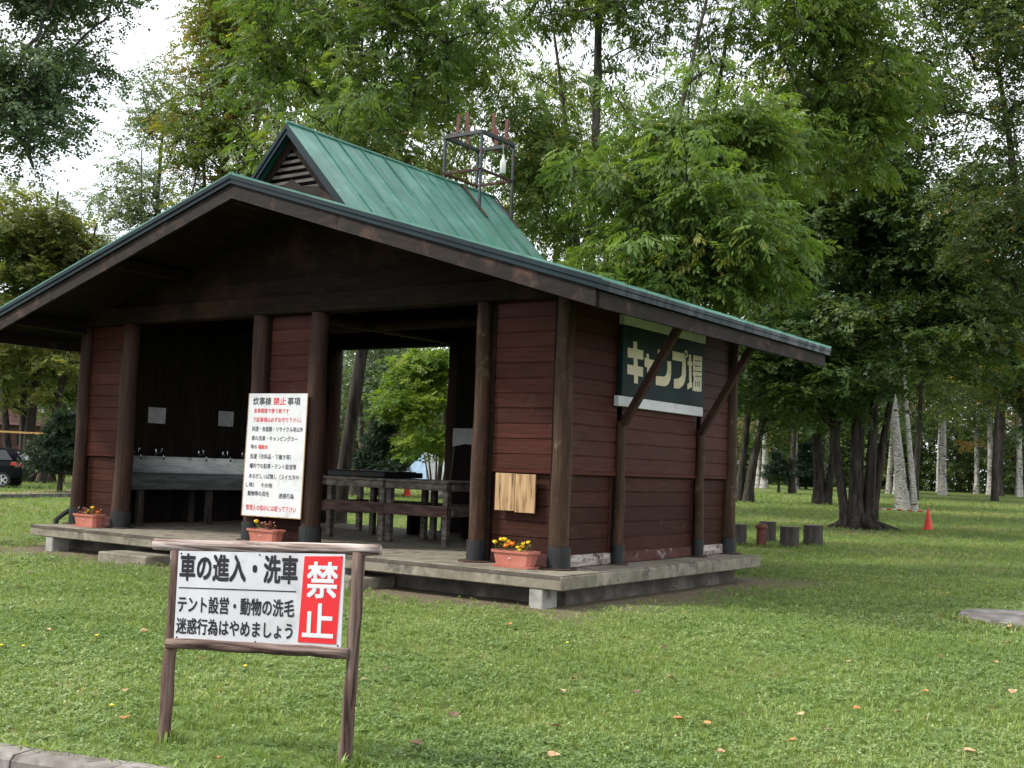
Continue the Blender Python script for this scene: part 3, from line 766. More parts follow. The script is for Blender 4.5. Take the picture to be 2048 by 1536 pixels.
while z > 5.33:
    w = (MZ - 0.36 - z) / MS
    mb.tint = rs.uniform(0.3, 0.8)
    if w > 0.04:
        mb.prism([(MA - w, 0.445, z), (MA - w, 0.457, z + 0.05), (MA - w, 0.475, z + 0.05), (MA - w, 0.463, z)], (2 * w, 0, 0))
    z -= 0.105
MAT['slat'] = simple('vent_slat', [(0.3, (0.05, 0.043, 0.038)), (0.7, (0.085, 0.074, 0.066))], (4, 4, 18), 1, 8, 0.85, 0.4, 0.004, 0.5, 0.15)
mb.build('vent_slats', MAT['slat'], mon)
mb = MB(); mb.tint = 0.6
mb.prism([(MA - 0.30, 0.425, 5.66), (MA + 0.05, 0.425, 5.81), (MA + 0.25, 0.425, 5.69), (MA + 0.58, 0.425, 5.65), (MA + 0.95, 0.425, 5.41), (MA + 1.15, 0.425, 5.22), (MA - 0.6, 0.425, 5.3)], (0, 0.012, 0))
mb.build('vent_flashing', MAT['fascia'], mon)
# drain pipe at the left end of the slab
mb = MB(); mb.tube([(-10.62, 0.9, 0.95), (-10.66, 0.86, 0.66), (-10.75, 0.75, 0.56), (-10.82, 0.66, 0.46), (-10.83, 0.64, 0.30), (-10.83, 0.64, 0.05)], 0.045, 10)
mb.tube([(-10.62, 0.9, 0.95), (-10.62, 0.9, 3.7)], 0.04, 8)
mb.build('drain_pipe', MAT['black_rubber'], sh, smooth=True)

# concrete steps up to the slab
for x0, x1, lab in ((-8.15, -7.0, 'weathered concrete step block below the left opening of the shelter'), (-4.3, -2.95, 'weathered concrete step block half hidden by the warning sign')):
    mb = MB(); mb.box((x0, -0.42, -0.1), (x1, 0.5, 0.135), 0.018)
    tag(mb.build('concrete_step', MAT['concrete']), lab, 'step')

# ------------------------------------------------------------------ lettering
def text_shape(s, bold=0.0, space=1.0):
    cu = bpy.data.curves.new('t', 'FONT'); cu.body = s; cu.size = 1.0; cu.offset = bold; cu.resolution_u = 3
    cu.space_character = space
    o = bpy.data.objects.new('t', cu); C.objects.link(o)
    dg = bpy.context.evaluated_depsgraph_get()
    me = bpy.data.meshes.new_from_object(o.evaluated_get(dg))
    v = np.array([(p.co.x, p.co.y) for p in me.vertices]); f = [tuple(p.vertices) for p in me.polygons]
    bpy.data.objects.remove(o); bpy.data.curves.remove(cu); bpy.data.meshes.remove(me)
    lo, hi = v.min(0), v.max(0)
    return (v - lo) / (hi - lo), f, (hi - lo)
def put_text(mb, s, box, place, bold=0.0, space=1.0):
    """box = (u0, u1, v0, v1) with v running down; place(u, v) gives the point in space"""
    v, f, ext = text_shape(s, 0.0, space)
    u0, u1, v0, v1 = box
    bx, by = bold / ext[0], bold / ext[1]
    for k_, (ox, oy) in enumerate(((0, 0),) if bold <= 0 else ((-1, -1), (1, -1), (1, 1), (-1, 1), (0, 0))):
        mb.add([place(u0 + (u1 - u0) * (a * (1 - 2 * bx) + bx + ox * bx), v1 - (v1 - v0) * (b * (1 - 2 * by) + by + oy * by), 0.0003 * k_) for a, b in v], f)

# ------------------------------------------------------------------ warning sign in the foreground
PL = Vector((1.826, -7.23, 0)); PR = Vector((2.955, -6.905, 0))
sd = (PR - PL).normalized(); sn = Vector((sd.y, -sd.x, 0))      # sn faces the road
sg = thing('warning_sign', 'white warning sign in a rustic log frame with black Japanese lettering and red panel', 'sign', (PL.x, PL.y, 0))
rr = random.Random(5)
for P, zt, r in ((PL, 1.10, 0.036), (PR - sd * 0.012, 1.155, 0.036)):
    mb = MB(); k = 14
    lean = Vector((0.004, 0.0, 0))
    mb.tube([P + sd * (0.035 * (i / (k - 1)) + rr.uniform(-0.004, 0.004)) + Vector((0, 0, -0.25 + (zt + 0.25) * i / (k - 1))) for i in range(k)], [r * rr.uniform(0.93, 1.07) for _ in range(k)], 14, wob=0.04, rng=rr)
    mb.build('sign_post', MAT['sign_log'], sg, smooth=True)
def rail(a, b, r, name, mat):
    mb = MB(); k = 16
    mb.tube([a.lerp(b, i / (k - 1)) + Vector((0, 0, rr.uniform(-0.003, 0.003))) for i in range(k)], [r * rr.uniform(0.965, 1.03) for _ in range(k)], 16, wob=0.03, rng=rr)
    mb.build(name, MAT[mat], sg, smooth=True)
rail(PL - sd * 0.125 + sn * 0.0 + Vector((0, 0, 1.125)), PR + sd * 0.145 + Vector((0, 0, 1.172)), 0.033, 'top_rail', 'sign_rail')
rail(PL + sd * 0.02 + sn * 0.03 + Vector((0, 0, 0.567)), PR + sd * 0.005 + sn * 0.03 + Vector((0, 0, 0.606)), 0.031, 'bottom_rail', 'sign_rail_low')
uL, uR = 0.058, 1.125            # along sd from PL
pz = lambda u: (0.590 + 0.035 * u, 1.098 + 0.042 * u)
def sp(u, v, out=0.012):
    s_ = uL + (uR - uL) * u
    z0, z1 = pz(u)
    return PL + sd * s_ + sn * (0.02 + out) + Vector((0, 0, z1 + (z0 - z1) * v))
mb = MB()
mb.prism([sp(0, 0, 0), sp(1, 0, 0), sp(1, 1, 0), sp(0, 1, 0)], sn * 0.008)
pan = mb.build('sign_panel', MAT['white_board'], sg)
U = lambda x, y: ((x - 283) / 1055.0, (y - 172 - (x - 283) * 0.012) / 555.0)
def ubox(x0, x1, y0, y1):
    a = U(x0, y0); b = U(x1, y1); return (a[0], b[0], a[1], b[1])
pl1 = lambda u, v, o=0.0: sp(u, v, 0.0095 + o)
mb = MB()
put_text(mb, '車の進入・洗車', ubox(298, 1055, 186, 368), pl1, 0.028)
put_text(mb, 'テント設営・動物の洗毛', ubox(297, 1045, 450, 566), pl1, 0.02)
put_text(mb, '迷惑行為はやめましょう', ubox(295, 1040, 588, 698), pl1, 0.02)
mbs_ = MB()
for u_, v_ in ((0.018, 0.03), (0.982, 0.03), (0.018, 0.97), (0.982, 0.97), (0.5, 0.025), (0.5, 0.975)):
    mbs_.tube([sp(u_, v_, 0.007), sp(u_, v_, 0.0115)], [0.006, 0.004], 10)
scr = mbs_.build('screws', MAT['rust'], pan); scr['kind'] = 'stuff'
u0_, u1_ = U(297, 0)[0], U(1050, 0)[0]; mb.flat([pl1(u0_, 0.408), pl1(u1_, 0.408), pl1(u1_, 0.421), pl1(u0_, 0.421)])
mb.build('black_lettering', MAT['ink'], pan)
mb = MB(); b = (0.764, 0.992, 0.028, 0.962)
mb.prism([sp(0.768, 0.03, 0.0085), sp(0.988, 0.022, 0.0085), sp(0.972, 0.955, 0.0085), sp(0.752, 0.952, 0.0085)], sn * 0.0025)
mb.build('red_panel', MAT['red_panel'], pan)
mb = MB(); pl2 = lambda u, v, o=0.0: sp(u, v, 0.0125 + o)
put_text(mb, '禁', (0.788, 0.968, 0.085, 0.475), pl2, 0.02)
put_text(mb, '止', (0.775, 0.955, 0.530, 0.895), pl2, 0.02)
mb.build('white_lettering', MAT['white_ink'], pan)

# ------------------------------------------------------------------ notice board on the middle panel
nb = thing('notice_board', 'tall white notice board with red and black rules leaning on the middle wall panel', 'notice board', (-5.5, 0.6, 0.77))
nTL, nTR, nBR, nBL = Vector((-6.085, 0.608, 2.628)), Vector((-4.853, 0.608, 2.621)), Vector((-4.872, 0.60, 0.792)), Vector((-6.110, 0.60, 0.784))
def npt(u, v, out=0.0):
    p = (nTL.lerp(nTR, u)).lerp(nBL.lerp(nBR, u), v)
    return p + Vector((0, -0.012 - out, 0))
mb = MB(); mb.prism([npt(0, 0), npt(1, 0), npt(1, 1), npt(0, 1)], (0, 0.012, 0)); nbp = mb.build('board', MAT['white_board'], nb)
mb = MB()
for a, b in (((0, 0), (0, 1)), ((1, 0), (1, 1)), ((0, 1), (1, 1))):
    mb.beam(npt(*a, -0.004), npt(*b, -0.004), 0.012, 0.014, 0.0, (0, 1, 0))
mb.build('board_edge', MAT['raw_plank'], nbp)
blk, red = MB(), MB()
q = lambda u, v, o=0.0: npt(u, v, 0.002 + o)
def row(mb_, s, u0, u1, v, h, bold=0.012): put_text(mb_, s, (u0, u1, v - h / 2, v + h / 2), q, bold)
row(blk, '炊事棟', 0.08, 0.395, 0.063, 0.066, 0.02); row(red, '禁止', 0.43, 0.645, 0.063, 0.064, 0.02); red.build('red_lettering', MAT['red_ink'], nbp); red = MB(); row(blk, '事項', 0.672, 0.885, 0.063, 0.066, 0.02)
row(red, '食事関係で使う処です', 0.103, 0.706, 0.142, 0.040); red.build('red_lettering', MAT['red_ink'], nbp); red = MB(); row(red, '下記事項は必ずお守り下さい。', 0.097, 0.92, 0.215, 0.040)
row(blk, '料理・食器類・リサイクル用以外', 0.092, 0.96, 0.291, 0.042); row(blk, '車の洗車・キャンピングカー', 0.094, 0.88, 0.367, 0.042)
row(blk, '等の', 0.088, 0.195, 0.437, 0.038); red.build('red_lettering', MAT['red_ink'], nbp); red = MB(); row(red, '補給水', 0.215, 0.388, 0.437, 0.038, 0.02); red.build('red_lettering', MAT['red_ink'], nbp); red = MB()
row(blk, '洗濯（衣料品・下履き等）', 0.083, 0.786, 0.515, 0.043); row(blk, '柵内での駐車・テント設営等', 0.086, 0.883, 0.592, 0.043)
row(blk, '水のだしっぱ無し（スイカ冷や', 0.086, 0.935, 0.675, 0.044); row(blk, 'し等）　その他', 0.045, 0.50, 0.748, 0.040)
row(blk, '動物等の洗毛', 0.085, 0.454, 0.817, 0.042, 0.016); row(blk, '迷惑行為', 0.62, 0.87, 0.826, 0.042, 0.016)
row(red, '管理人の指示には従って下さい', 0.07, 0.92, 0.931, 0.046)
blk.build('black_lettering', MAT['ink_grey'], nbp); red.build('red_lettering', MAT['red_ink'], nbp)

# ------------------------------------------------------------------ camp sign on the side wall
cs = thing('camp_sign', 'dark green board with cream Japanese lettering high on the side wall', 'sign', (-0.45, 3.3, 3.15))
def cp(y, z, out=0.0): return Vector((-0.488 + 0.075 + out, y, z))
mb = MB(); mb.box((-0.488, 2.03, 2.672), (-0.415, 4.60, 3.645), 0.004); cb = mb.build('sign_panel', MAT['camp_green'], cs)
mb = MB(); mb.box((-0.489, 2.03, 3.647), (-0.412, 4.60, 3.785), 0.004); mb.build('white_rail', MAT['white_board'], cs); mb = MB(); mb.box((-0.489, 1.95, 2.530), (-0.412, 4.56, 2.670), 0.004); mb.build('white_rail', MAT['white_board'], cs)
G = {
 'ki': [(2.3,3.441),(2.412,3.443),(2.418,3.341),(2.599,3.343),(2.602,3.212),(2.434,3.21),(2.445,3.109),(2.608,3.108),(2.608,2.974),(2.468,2.976),(2.468,2.867),(2.361,2.869),(2.35,2.978),(2.159,2.978),(2.155,3.108),(2.331,3.108),(2.323,3.208),(2.156,3.205),(2.152,3.338),(2.306,3.34)],
 'ya': [(2.689,3.31),(2.763,3.309),(2.771,3.239),(3.0,3.239),(2.987,3.106),(2.942,3.016),(2.867,2.955),(2.846,3.04),(2.903,3.109),(2.786,3.114),(2.821,2.895),(2.747,2.9),(2.719,3.115),(2.645,3.127),(2.642,3.251),(2.698,3.243)],
 'n1': [(3.033,3.404),(3.282,3.403),(3.288,3.306),(3.039,3.308)],
 'n2': [(3.333,3.267),(3.452,3.269),(3.463,3.083),(3.444,3.005),(3.388,2.935),(3.284,2.894),(3.0,2.893),(2.992,3.021),(3.218,3.029),(3.287,3.046),(3.32,3.081),(3.339,3.159)],
 'pu': [(3.485,3.429),(3.86,3.429),(3.925,3.37),(3.943,3.113),(3.918,3.022),(3.872,2.962),(3.74,2.897),(3.563,2.892),(3.555,3.025),(3.695,3.042),(3.767,3.07),(3.802,3.101),(3.815,3.302),(3.493,3.299)],
 'do': [(4.025,3.434),(4.103,3.434),(4.112,3.332),(4.148,3.331),(4.151,3.272),(4.118,3.271),(4.14,3.026),(4.158,3.025),(4.162,2.951),(4.005,2.903),(4.003,2.989),(4.06,3.005),(4.039,3.268),(3.992,3.268),(3.988,3.33),(4.033,3.331)],
 'yo': [(4.172,3.436),(4.484,3.44),(4.488,2.919),(4.468,2.9),(4.431,2.904),(4.414,2.923),(4.385,2.895),(4.338,2.897),(4.321,2.916),(4.286,2.895),(4.25,2.897),(4.241,2.915),(4.209,2.899),(4.178,2.9),(4.212,3.102),(4.176,3.144)],
}
SLITS = [[(4.228,3.366),(4.435,3.372),(4.436,3.358),(4.228,3.353)],[(4.227,3.287),(4.414,3.293),(4.415,3.279),(4.228,3.273)],[(4.175,3.203),(4.476,3.216),(4.477,3.202),(4.175,3.192)],
 [(4.241,3.13),(4.475,3.14),(4.476,3.128),(4.242,3.118)],[(4.259,3.055),(4.279,3.056),(4.276,2.972),(4.256,2.972)],[(4.328,3.057),(4.349,3.058),(4.349,2.975),(4.328,2.976)],[(4.401,3.061),(4.422,3.062),(4.422,2.978),(4.401,2.979)]]
mb = MB()
for k_, poly in G.items(): mb.flat([cp(y, z, 0.002) for y, z in poly])
ring = [(math.cos(a), math.sin(a)) for a in np.linspace(0, 2 * math.pi, 21)[:-1]]
for i in range(20):
    a, b = ring[i], ring[(i + 1) % 20]
    mb.flat([cp(3.925 + a[0] * 0.058, 3.425 + a[1] * 0.058, 0.0045), cp(3.925 + b[0] * 0.058, 3.425 + b[1] * 0.058, 0.0045), cp(3.925 + b[0] * 0.028, 3.425 + b[1] * 0.028, 0.0045), cp(3.925 + a[0] * 0.028, 3.425 + a[1] * 0.028, 0.0045)])
mb.build('lettering', MAT['cream'], cb)
mb = MB()
for poly in SLITS: mb.flat([cp(y, z, 0.0045) for y, z in poly])
mb.build('letter_gaps', MAT['camp_green'], cb); mb = MB()
for i in range(20):
    a, b = ring[i], ring[(i + 1) % 20]
    mb.flat([cp(3.925 + a[0] * 0.072, 3.425 + a[1] * 0.072, 0.0035), cp(3.925 + b[0] * 0.072, 3.425 + b[1] * 0.072, 0.0035), cp(3.925, 3.425, 0.0035)])
mb.build('letter_surround', MAT['camp_green'], cb)

# ------------------------------------------------------------------ two bare planks, papers, sheet
mb = MB(); mb.tint = 0.55; mb.box((-1.56, 0.775, 1.09), (-1.252, 0.80, 1.575), 0.003); mb.tint = 0.75; mb.box((-1.246, 0.777, 1.075), (-0.935, 0.80, 1.57), 0.003)
mb.tint = 0.4; mb.box((-1.5, 0.80, 1.18), (-1.0, 0.878, 1.24)); mb.box((-1.5, 0.80, 1.42), (-1.0, 0.878, 1.48))
tag(mb.build('plank_hatch', MAT['raw_plank']), 'pair of pale bare planks nailed over the lower right front wall', 'boards')
for y0, y1, z0, z1, lab in ((2.05, 2.44, 2.22, 2.51, 'grey paper notice above the sink nearer the left opening post'), (3.71, 4.09, 2.25, 2.54, 'grey paper notice above the sink just left of the tall white board')):
    t = thing('paper_notice', lab, 'notice', (-10.28, (y0 + y1) / 2, (z0 + z1) / 2), 'paper notices on the sink wall')
    mb = MB(); k = 6
    for i in range(k):
        a, b = y0 + (y1 - y0) * i / k, y0 + (y1 - y0) * (i + 1) / k
        ca, cb2 = 0.012 * math.sin(i / k * 3.1), 0.012 * math.sin((i + 1) / k * 3.1)
        mb.prism([(-10.285 + ca, a, z0), (-10.285 + cb2, b, z0), (-10.285 + cb2, b, z1), (-10.285 + ca, a, z1)], (0.002, 0, 0))
    mb.build('sheet', MAT['paper'], t)
    mb = MB()
    for i in range(6):
        zz = z1 - 0.035 - i * 0.042
        mb.box((-10.2705, y0 + 0.04, zz - 0.007), (-10.2695, y1 - 0.04 - rs.uniform(0, 0.12), zz))
    mb.build('faded_lines', MAT['paper_ink'], t)
t = thing('hanging_sheet', 'grey plastic sheet hanging on the dark rear wall beside the right opening', 'sheet', (-5.76, 5.6, 2.2))
mb = MB(); mb.prism([(-5.99, 5.6, 2.34), (-5.50, 5.6, 2.34), (-5.50, 5.6, 2.04), (-5.72, 5.6, 2.05), (-5.99, 5.6, 2.0)], (0, 0.006, 0)); mb.build('sheet', MAT['paper'], t)
mb = MB(); mb.tube([(-5.95, 5.61, 2.02), (-6.0, 5.6, 1.5), (-6.06, 5.58, 0.8)], 0.006, 5); mb.build('cord', MAT['paper_ink'], t)

# ------------------------------------------------------------------ sink along the left wall
sk = thing('sink_counter', 'long stainless steel washing sink along the dark left inner wall', 'sink', (-9.95, 3.2, SL))
mb = MB(); mb.box((-10.288, 1.25, 1.30), (-10.262, 5.3, 1.62), 0.004); mb.build('splashback', MAT['steel'], sk)
mb = MB()
mb.box((-9.63, 1.25, 1.03), (-9.60, 5.3, 1.30), 0.004); mb.box((-10.26, 1.25, 1.05), (-9.635, 5.3, 1.07)); mb.box((-10.26, 1.25, 1.071), (-9.635, 1.28, 1.298)); mb.box((-10.26, 5.27, 1.071), (-9.635, 5.3, 1.298))
mb.box((-9.70, 1.24, 1.301), (-9.585, 5.31, 1.322), 0.004); mb.box((-10.26, 3.22, 1.071), (-9.705, 3.30, 1.3))
mb.build('basin', MAT['steel_dark'], sk)
mb = MB(); mb.box((-9.715, 1.235, 1.3225), (-9.58, 5.315, 1.330), 0.002); mb.build('rim', MAT['steel'], sk)
for y in (1.5, 3.05, 4.9):
    mb = MB(); mb.box((-9.72, y - 0.06, SL + 0.002), (-9.64, y + 0.06, 1.029), 0.004); mb.build('leg', MAT['stump'], sk); mb = MB(); mb.box((-10.2, y - 0.05, SL + 0.002), (-10.12, y + 0.05, 1.029), 0.004); mb.build('leg', MAT['stump'], sk)
for y in (1.75, 2.25, 3.25, 3.85, 4.35):
    mb = MB(); mb.tube([(-10.26, y, 1.66), (-10.15, y, 1.68), (-10.05, y, 1.66), (-10.03, y, 1.56)], 0.016, 8)
    mb.tube([(-10.27, y, 1.62), (-10.27, y, 1.80)], 0.02, 8)
    tp = mb.build('tap', MAT['chrome'], sk, smooth=True)
    mb = MB(); mb.lathe((-10.13, y, 1.69), [(0.012, 0), (0.012, 0.05), (0.035, 0.052), (0.035, 0.068), (0.01, 0.07)], 10); mb.build('tap_handle', MAT['chrome'], tp)

# ------------------------------------------------------------------ work tables and bench
def table(name, label, x0, x1, y0, y1, ztop, rail_z, plank_top=True, group=None):
    t = thing(name, label, 'table', ((x0 + x1) / 2, (y0 + y1) / 2, SL), group)
    z0 = SL + 0.001
    for x in (x0 + 0.05, x1 - 0.05):
        for y in (y0 + 0.05, y1 - 0.05):
            mb = MB(); mb.tint = rs.random(); mb.box((x - 0.048, y - 0.048, z0), (x + 0.048, y + 0.048, ztop - 0.04), 0.006); mb.build('leg', MAT['weathered_grey'], t)
    mb = MB()
    n = max(2, round((y1 - y0) / 0.22)); w = (y1 - y0 + 0.1) / n
    for i in range(n):
        mb.tint = rs.random(); mb.box((x0 - 0.04, y0 - 0.05 + i * w + 0.003, ztop - 0.038), (x1 + 0.04, y0 - 0.05 + (i + 1) * w - 0.003, ztop + rs.uniform(-0.002, 0.002)), 0.004)
    mb.build('tabletop', MAT['weathered_grey'], t)
    for yy_ in (y0 - 0.0, y1 + 0.0):
        s = -1 if yy_ == y0 else 1
        mb = MB(); mb.tint = rs.random(); mb.box((x0 + 0.0, min(yy_, yy_ + s * 0.03), ztop - 0.15), (x1, max(yy_, yy_ + s * 0.03), ztop - 0.041), 0.005); mb.build('apron', MAT['weathered_grey'], t)
        mb = MB(); mb.tint = rs.random(); mb.box((x0 - 0.02, min(yy_, yy_ + s * 0.035), rail_z - 0.085), (x1 + 0.02, max(yy_, yy_ + s * 0.035), rail_z + 0.085), 0.005); mb.build('lower_rail', MAT['red_shelf'], t)
    for xx in (x0, x1):
        s = -1 if xx == x0 else 1
        mb = MB(); mb.tint = rs.random(); mb.box((min(xx, xx + s * 0.03), y0 + 0.1, rail_z - 0.08), (max(xx, xx + s * 0.03), y1 - 0.1, rail_z + 0.08), 0.005); mb.build('lower_rail', MAT['weathered_grey'], t)
        mb = MB(); mb.tint = rs.random(); mb.box((min(xx, xx + s * 0.03), y0 + 0.1, ztop - 0.15), (max(xx, xx + s * 0.03), y1 - 0.1, ztop - 0.041), 0.005); mb.build('apron', MAT['weathered_grey'], t)
    return t
table('work_table', 'weathered grey wooden work table carrying a black iron plate', -6.26, -5.02, 2.58, 3.75, 1.40, 0.93, group='work tables inside the shelter')
table('work_table', 'weathered grey wooden work table beside the right opening post, top bare', -4.92, -3.68, 2.52, 3.75, 1.40, 0.93, group='work tables inside the shelter')
table('work_table', 'weathered wooden work table by the rear opening, behind the other tables', -8.95, -7.1, 4.35, 5.05, 1.36, 0.80, group='work tables inside the shelter')
mb = MB(); mb.box((-6.28, 2.60, 1.412), (-5.05, 3.60, 1.50), 0.01); mb.box((-6.20, 2.68, 1.501), (-5.13, 3.52, 1.515), 0.004)
tag(mb.build('iron_plate', MAT['sleeve']), 'black iron cooking plate lying on the left work table', 'griddle')
t = thing('bench', 'low dark wooden bench behind the right work table', 'bench', (-5.4, 4.6, SL))
mb = MB(); mb.tint = 0.2; mb.box((-6.1, 4.4, 0.86), (-4.7, 4.8, 0.92), 0.006); mb.build('seat', MAT['dark_wood'], t)
for x in (-6.0, -4.8):
    mb = MB(); mb.box((x - 0.05, 4.43, SL + 0.001), (x + 0.05, 4.77, 0.859), 0.006); mb.build('leg', MAT['dark_wood'], t)

# ------------------------------------------------------------------ planters with flowers
FL = {'yellow': simple('yellow_petal', [(0.3, (0.80, 0.50, 0.012)), (0.7, (0.86, 0.62, 0.04))], (30, 30, 30), 1, 3, 0.6, 0.1, 0.002),
      'orange': simple('orange_petal', [(0.3, (0.72, 0.16, 0.008)), (0.7, (0.82, 0.26, 0.02))], (30, 30, 30), 1, 3, 0.6, 0.1, 0.002),
      'pink': simple('pink_leaf', [(0.3, (0.30, 0.07, 0.07)), (0.7, (0.45, 0.16, 0.14))], (30, 30, 30), 1, 3, 0.6, 0.1, 0.002),
      'red': simple('maroon_leaf', [(0.3, (0.12, 0.03, 0.03)), (0.7, (0.22, 0.07, 0.05))], (30, 30, 30), 1, 3, 0.6, 0.1, 0.002),
      'olive': simple('plant_leaf', [(0.3, (0.06, 0.11, 0.025)), (0.7, (0.14, 0.19, 0.04))], (30, 30, 30), 1, 3, 0.6, 0.1, 0.002)}
def leaf_quad(mb, p, d, L, W, up):
    p = Vector(p); d = Vector(d).normalized(); s = d.cross(Vector(up));
    if s.length < 1e-3: s = Vector((1, 0, 0))
    s.normalize(); u = s.cross(d)
    mb.add([p, p + d * L * 0.5 + s * W / 2 + u * W * 0.12, p + d * L, p + d * L * 0.5 - s * W / 2 + u * W * 0.12], [(0, 1, 2, 3)])
def planter(cx, cy, label, flowers, foliage, seed):
    rg = random.Random(seed)
    t = thing('flower_planter', label, 'planter', (cx, cy, SL), 'planters along the front of the slab')
    L, D, H = 0.30, 0.115, 0.215
    def ring_(l, d, z): return [Vector((cx + sx * l, cy + sy * d, SL + z)) for sx, sy in ((-1, -1), (1, -1), (1, 1), (-1, 1))]
    def chamfer(l, d, z, c=0.04):
        pts = []
        for sx, sy in ((-1, -1), (1, -1), (1, 1), (-1, 1)):
            a = Vector((cx + sx * (l - c), cy + sy * d, SL + z)); b = Vector((cx + sx * l, cy + sy * (d - c), SL + z))
            pts += ([b, a] if sx * sy > 0 else [a, b])
        return pts
    lev = [chamfer(L * 0.86, D * 0.82, 0.03), chamfer(L * 0.98, D * 0.96, H - 0.03), chamfer(L * 1.05, D * 1.1, H - 0.03), chamfer(L * 1.06, D * 1.12, H), chamfer(L * 0.97, D * 0.97, H), chamfer(L * 0.94, D * 0.9, H - 0.04)]
    mb = MB(); vs = [p for l in lev for p in l]; n = 8; fs = []
    for i in range(len(lev) - 1):
        for j in range(n): fs.append((i * n + j, i * n + (j + 1) % n, (i + 1) * n + (j + 1) % n, (i + 1) * n + j))
    fs.append(tuple(range(n - 1, -1, -1))); mb.add(vs, fs); pot = mb.build('pot', MAT['terracotta'], t)
    mb = MB(); a, b = chamfer(L * 1.0, D * 1.02, 0.002), chamfer(L * 1.03, D * 1.06, 0.028)
    mb.add(a + b, [tuple(range(7, -1, -1)), tuple(range(8, 16))] + [(j, (j + 1) % 8, 8 + (j + 1) % 8, 8 + j) for j in range(8)]); mb.build('saucer', MAT['terracotta'], t)
    mb = MB(); mb.add(chamfer(L * 0.945, D * 0.91, H - 0.036), [tuple(range(8))]); mb.build('soil', MAT['soil'], t)
    mb = MB(); el = [(math.cos(a) * 0.022, math.sin(a) * 0.011) for a in np.linspace(0, 6.283, 15)[:-1]]
    mb.flat([(cx - 0.02 + a, cy - D * 0.915 - 0.004, SL + 0.12 + b) for a, b in el]); mb.build('emblem', MAT['pale_mark'], pot)
    mbs = {}
    for key, n_, xr in foliage:
        mb = mbs.setdefault(key, MB())
        for _ in range(n_):
            x = cx + rg.uniform(*xr) * L; y = cy + rg.uniform(-0.7, 0.7) * D; z = SL + H + rg.uniform(-0.03, 0.09)
            a = rg.uniform(0, 6.28)
            leaf_quad(mb, (x, y, z), (math.cos(a), math.sin(a), rg.uniform(-0.3, 0.9)), rg.uniform(0.035, 0.075), rg.uniform(0.014, 0.032), (0.1, 0.1, 1))
    stems = mbs.setdefault('olive', MB())
    for x, y, z, r, key in flowers:
        stems.tube([(cx + x * 0.9, cy + y * 0.7, SL + H - 0.05), (cx + x, cy + y, SL + H + z - 0.01)], 0.003, 4)
    for key, mb in mbs.items(): mb.build('foliage', FL[key], t)
    for x, y, z, r, key in flowers:
        mb = MB(); c = Vector((cx + x, cy + y, SL + H + z))
        mb.lathe(c, [(r * 0.35, -r * 0.6), (r * 0.8, -r * 0.2), (r * 0.95, r * 0.15), (r * 0.6, r * 0.55), (r * 0.2, r * 0.65)], 9)
        for i in range(22):
            a = rg.uniform(0, 6.28); e = rg.uniform(-0.2, 1.0)
            d = Vector((math.cos(a) * math.cos(e), math.sin(a) * math.cos(e), math.sin(e)))
            leaf_quad(mb, c + d * r * 0.55, d + Vector((rg.uniform(-.4, .4), rg.uniform(-.4, .4), rg.uniform(-.4, .4))), r * 0.7, r * 0.7, (rg.uniform(-1, 1), rg.uniform(-1, 1), 1))
        mb.build('flower_head', FL[key], t)
planter(-0.99, 0.47, 'terracotta planter of yellow and orange marigolds at the right end of the slab',
        [(-0.29, -0.05, 0.085, 0.032, 'yellow'), (-0.25, 0.03, 0.115, 0.032, 'yellow'), (-0.16, -0.03, 0.125, 0.03, 'yellow'), (-0.14, 0.03, 0.09, 0.034, 'yellow'),
         (-0.12, -0.05, 0.05, 0.032, 'orange'), (-0.06, 0.0, 0.07, 0.036, 'orange'), (0.06, -0.04, 0.04, 0.028, 'yellow'), (0.10, 0.02, 0.085, 0.028, 'yellow'), (0.12, -0.03, 0.055, 0.028, 'yellow'), (0.17, 0.02, 0.105, 0.03, 'yellow'), (0.10, -0.06, 0.01, 0.022, 'yellow')],
        [('olive', 150, (-0.95, 0.7)), ('red', 12, (-0.6, 0.6))], 1)
planter(-5.42, 0.45, 'terracotta planter with pink leaves and one yellow flower under the notice board',
        [(-0.17, -0.04, 0.10, 0.036, 'yellow')], [('pink', 70, (-0.5, 0.35)), ('olive', 50, (-0.7, 0.4)), ('red', 30, (-0.4, 0.5))], 2)
planter(-9.63, 0.46, 'terracotta planter with reddish leaves and small flowers at the left end of the slab',
        [(0.25, -0.03, 0.04, 0.03, 'orange'), (0.07, 0.0, 0.11, 0.03, 'yellow'), (0.0, -0.03, 0.05, 0.024, 'yellow'), (-0.04, -0.05, 0.02, 0.02, 'yellow')], [('pink', 60, (-0.9, 0.1)), ('red', 60, (-0.9, 0.9)), ('olive', 70, (-0.5, 0.6))], 3)

# ------------------------------------------------------------------ steel frame on the roof with a hanging bottle
tw = thing('roof_frame', 'open steel cube frame with red uprights standing on the green roof ridge', 'steel frame', (-5.26, 5.1, 6.6))
xa, xb, ya, yb = -5.67, -4.85, 4.61, 5.60
zr = lambda x: MZ - MS * abs(x - MA)
mb = MB(); 
for x in (xa, xb):
    for y in (ya, yb):
        m_ = MB(); m_.beam((x, y, zr(x) + 0.005), (x, y, 7.55), 0.045, 0.045, 0.004, (0, 1, 0)); m_.build('frame_leg', MAT['frame_steel'], tw)
for z, w in ((7.575, 0.05), (6.90, 0.032)):
    m_ = MB()
    for y in (ya, yb): m_.beam((xa - 0.02, y, z), (xb + 0.02, y, z), 0.065 if z > 7 else 0.045, w * 1.3, 0.003)
    for x in (xa, xb): m_.beam((x, ya + 0.034, z), (x, yb - 0.034, z), 0.065 if z > 7 else 0.045, w * 1.3, 0.003)
    m_.build('frame_ring', MAT['rust'] if z < 7 else MAT['frame_steel'], tw)
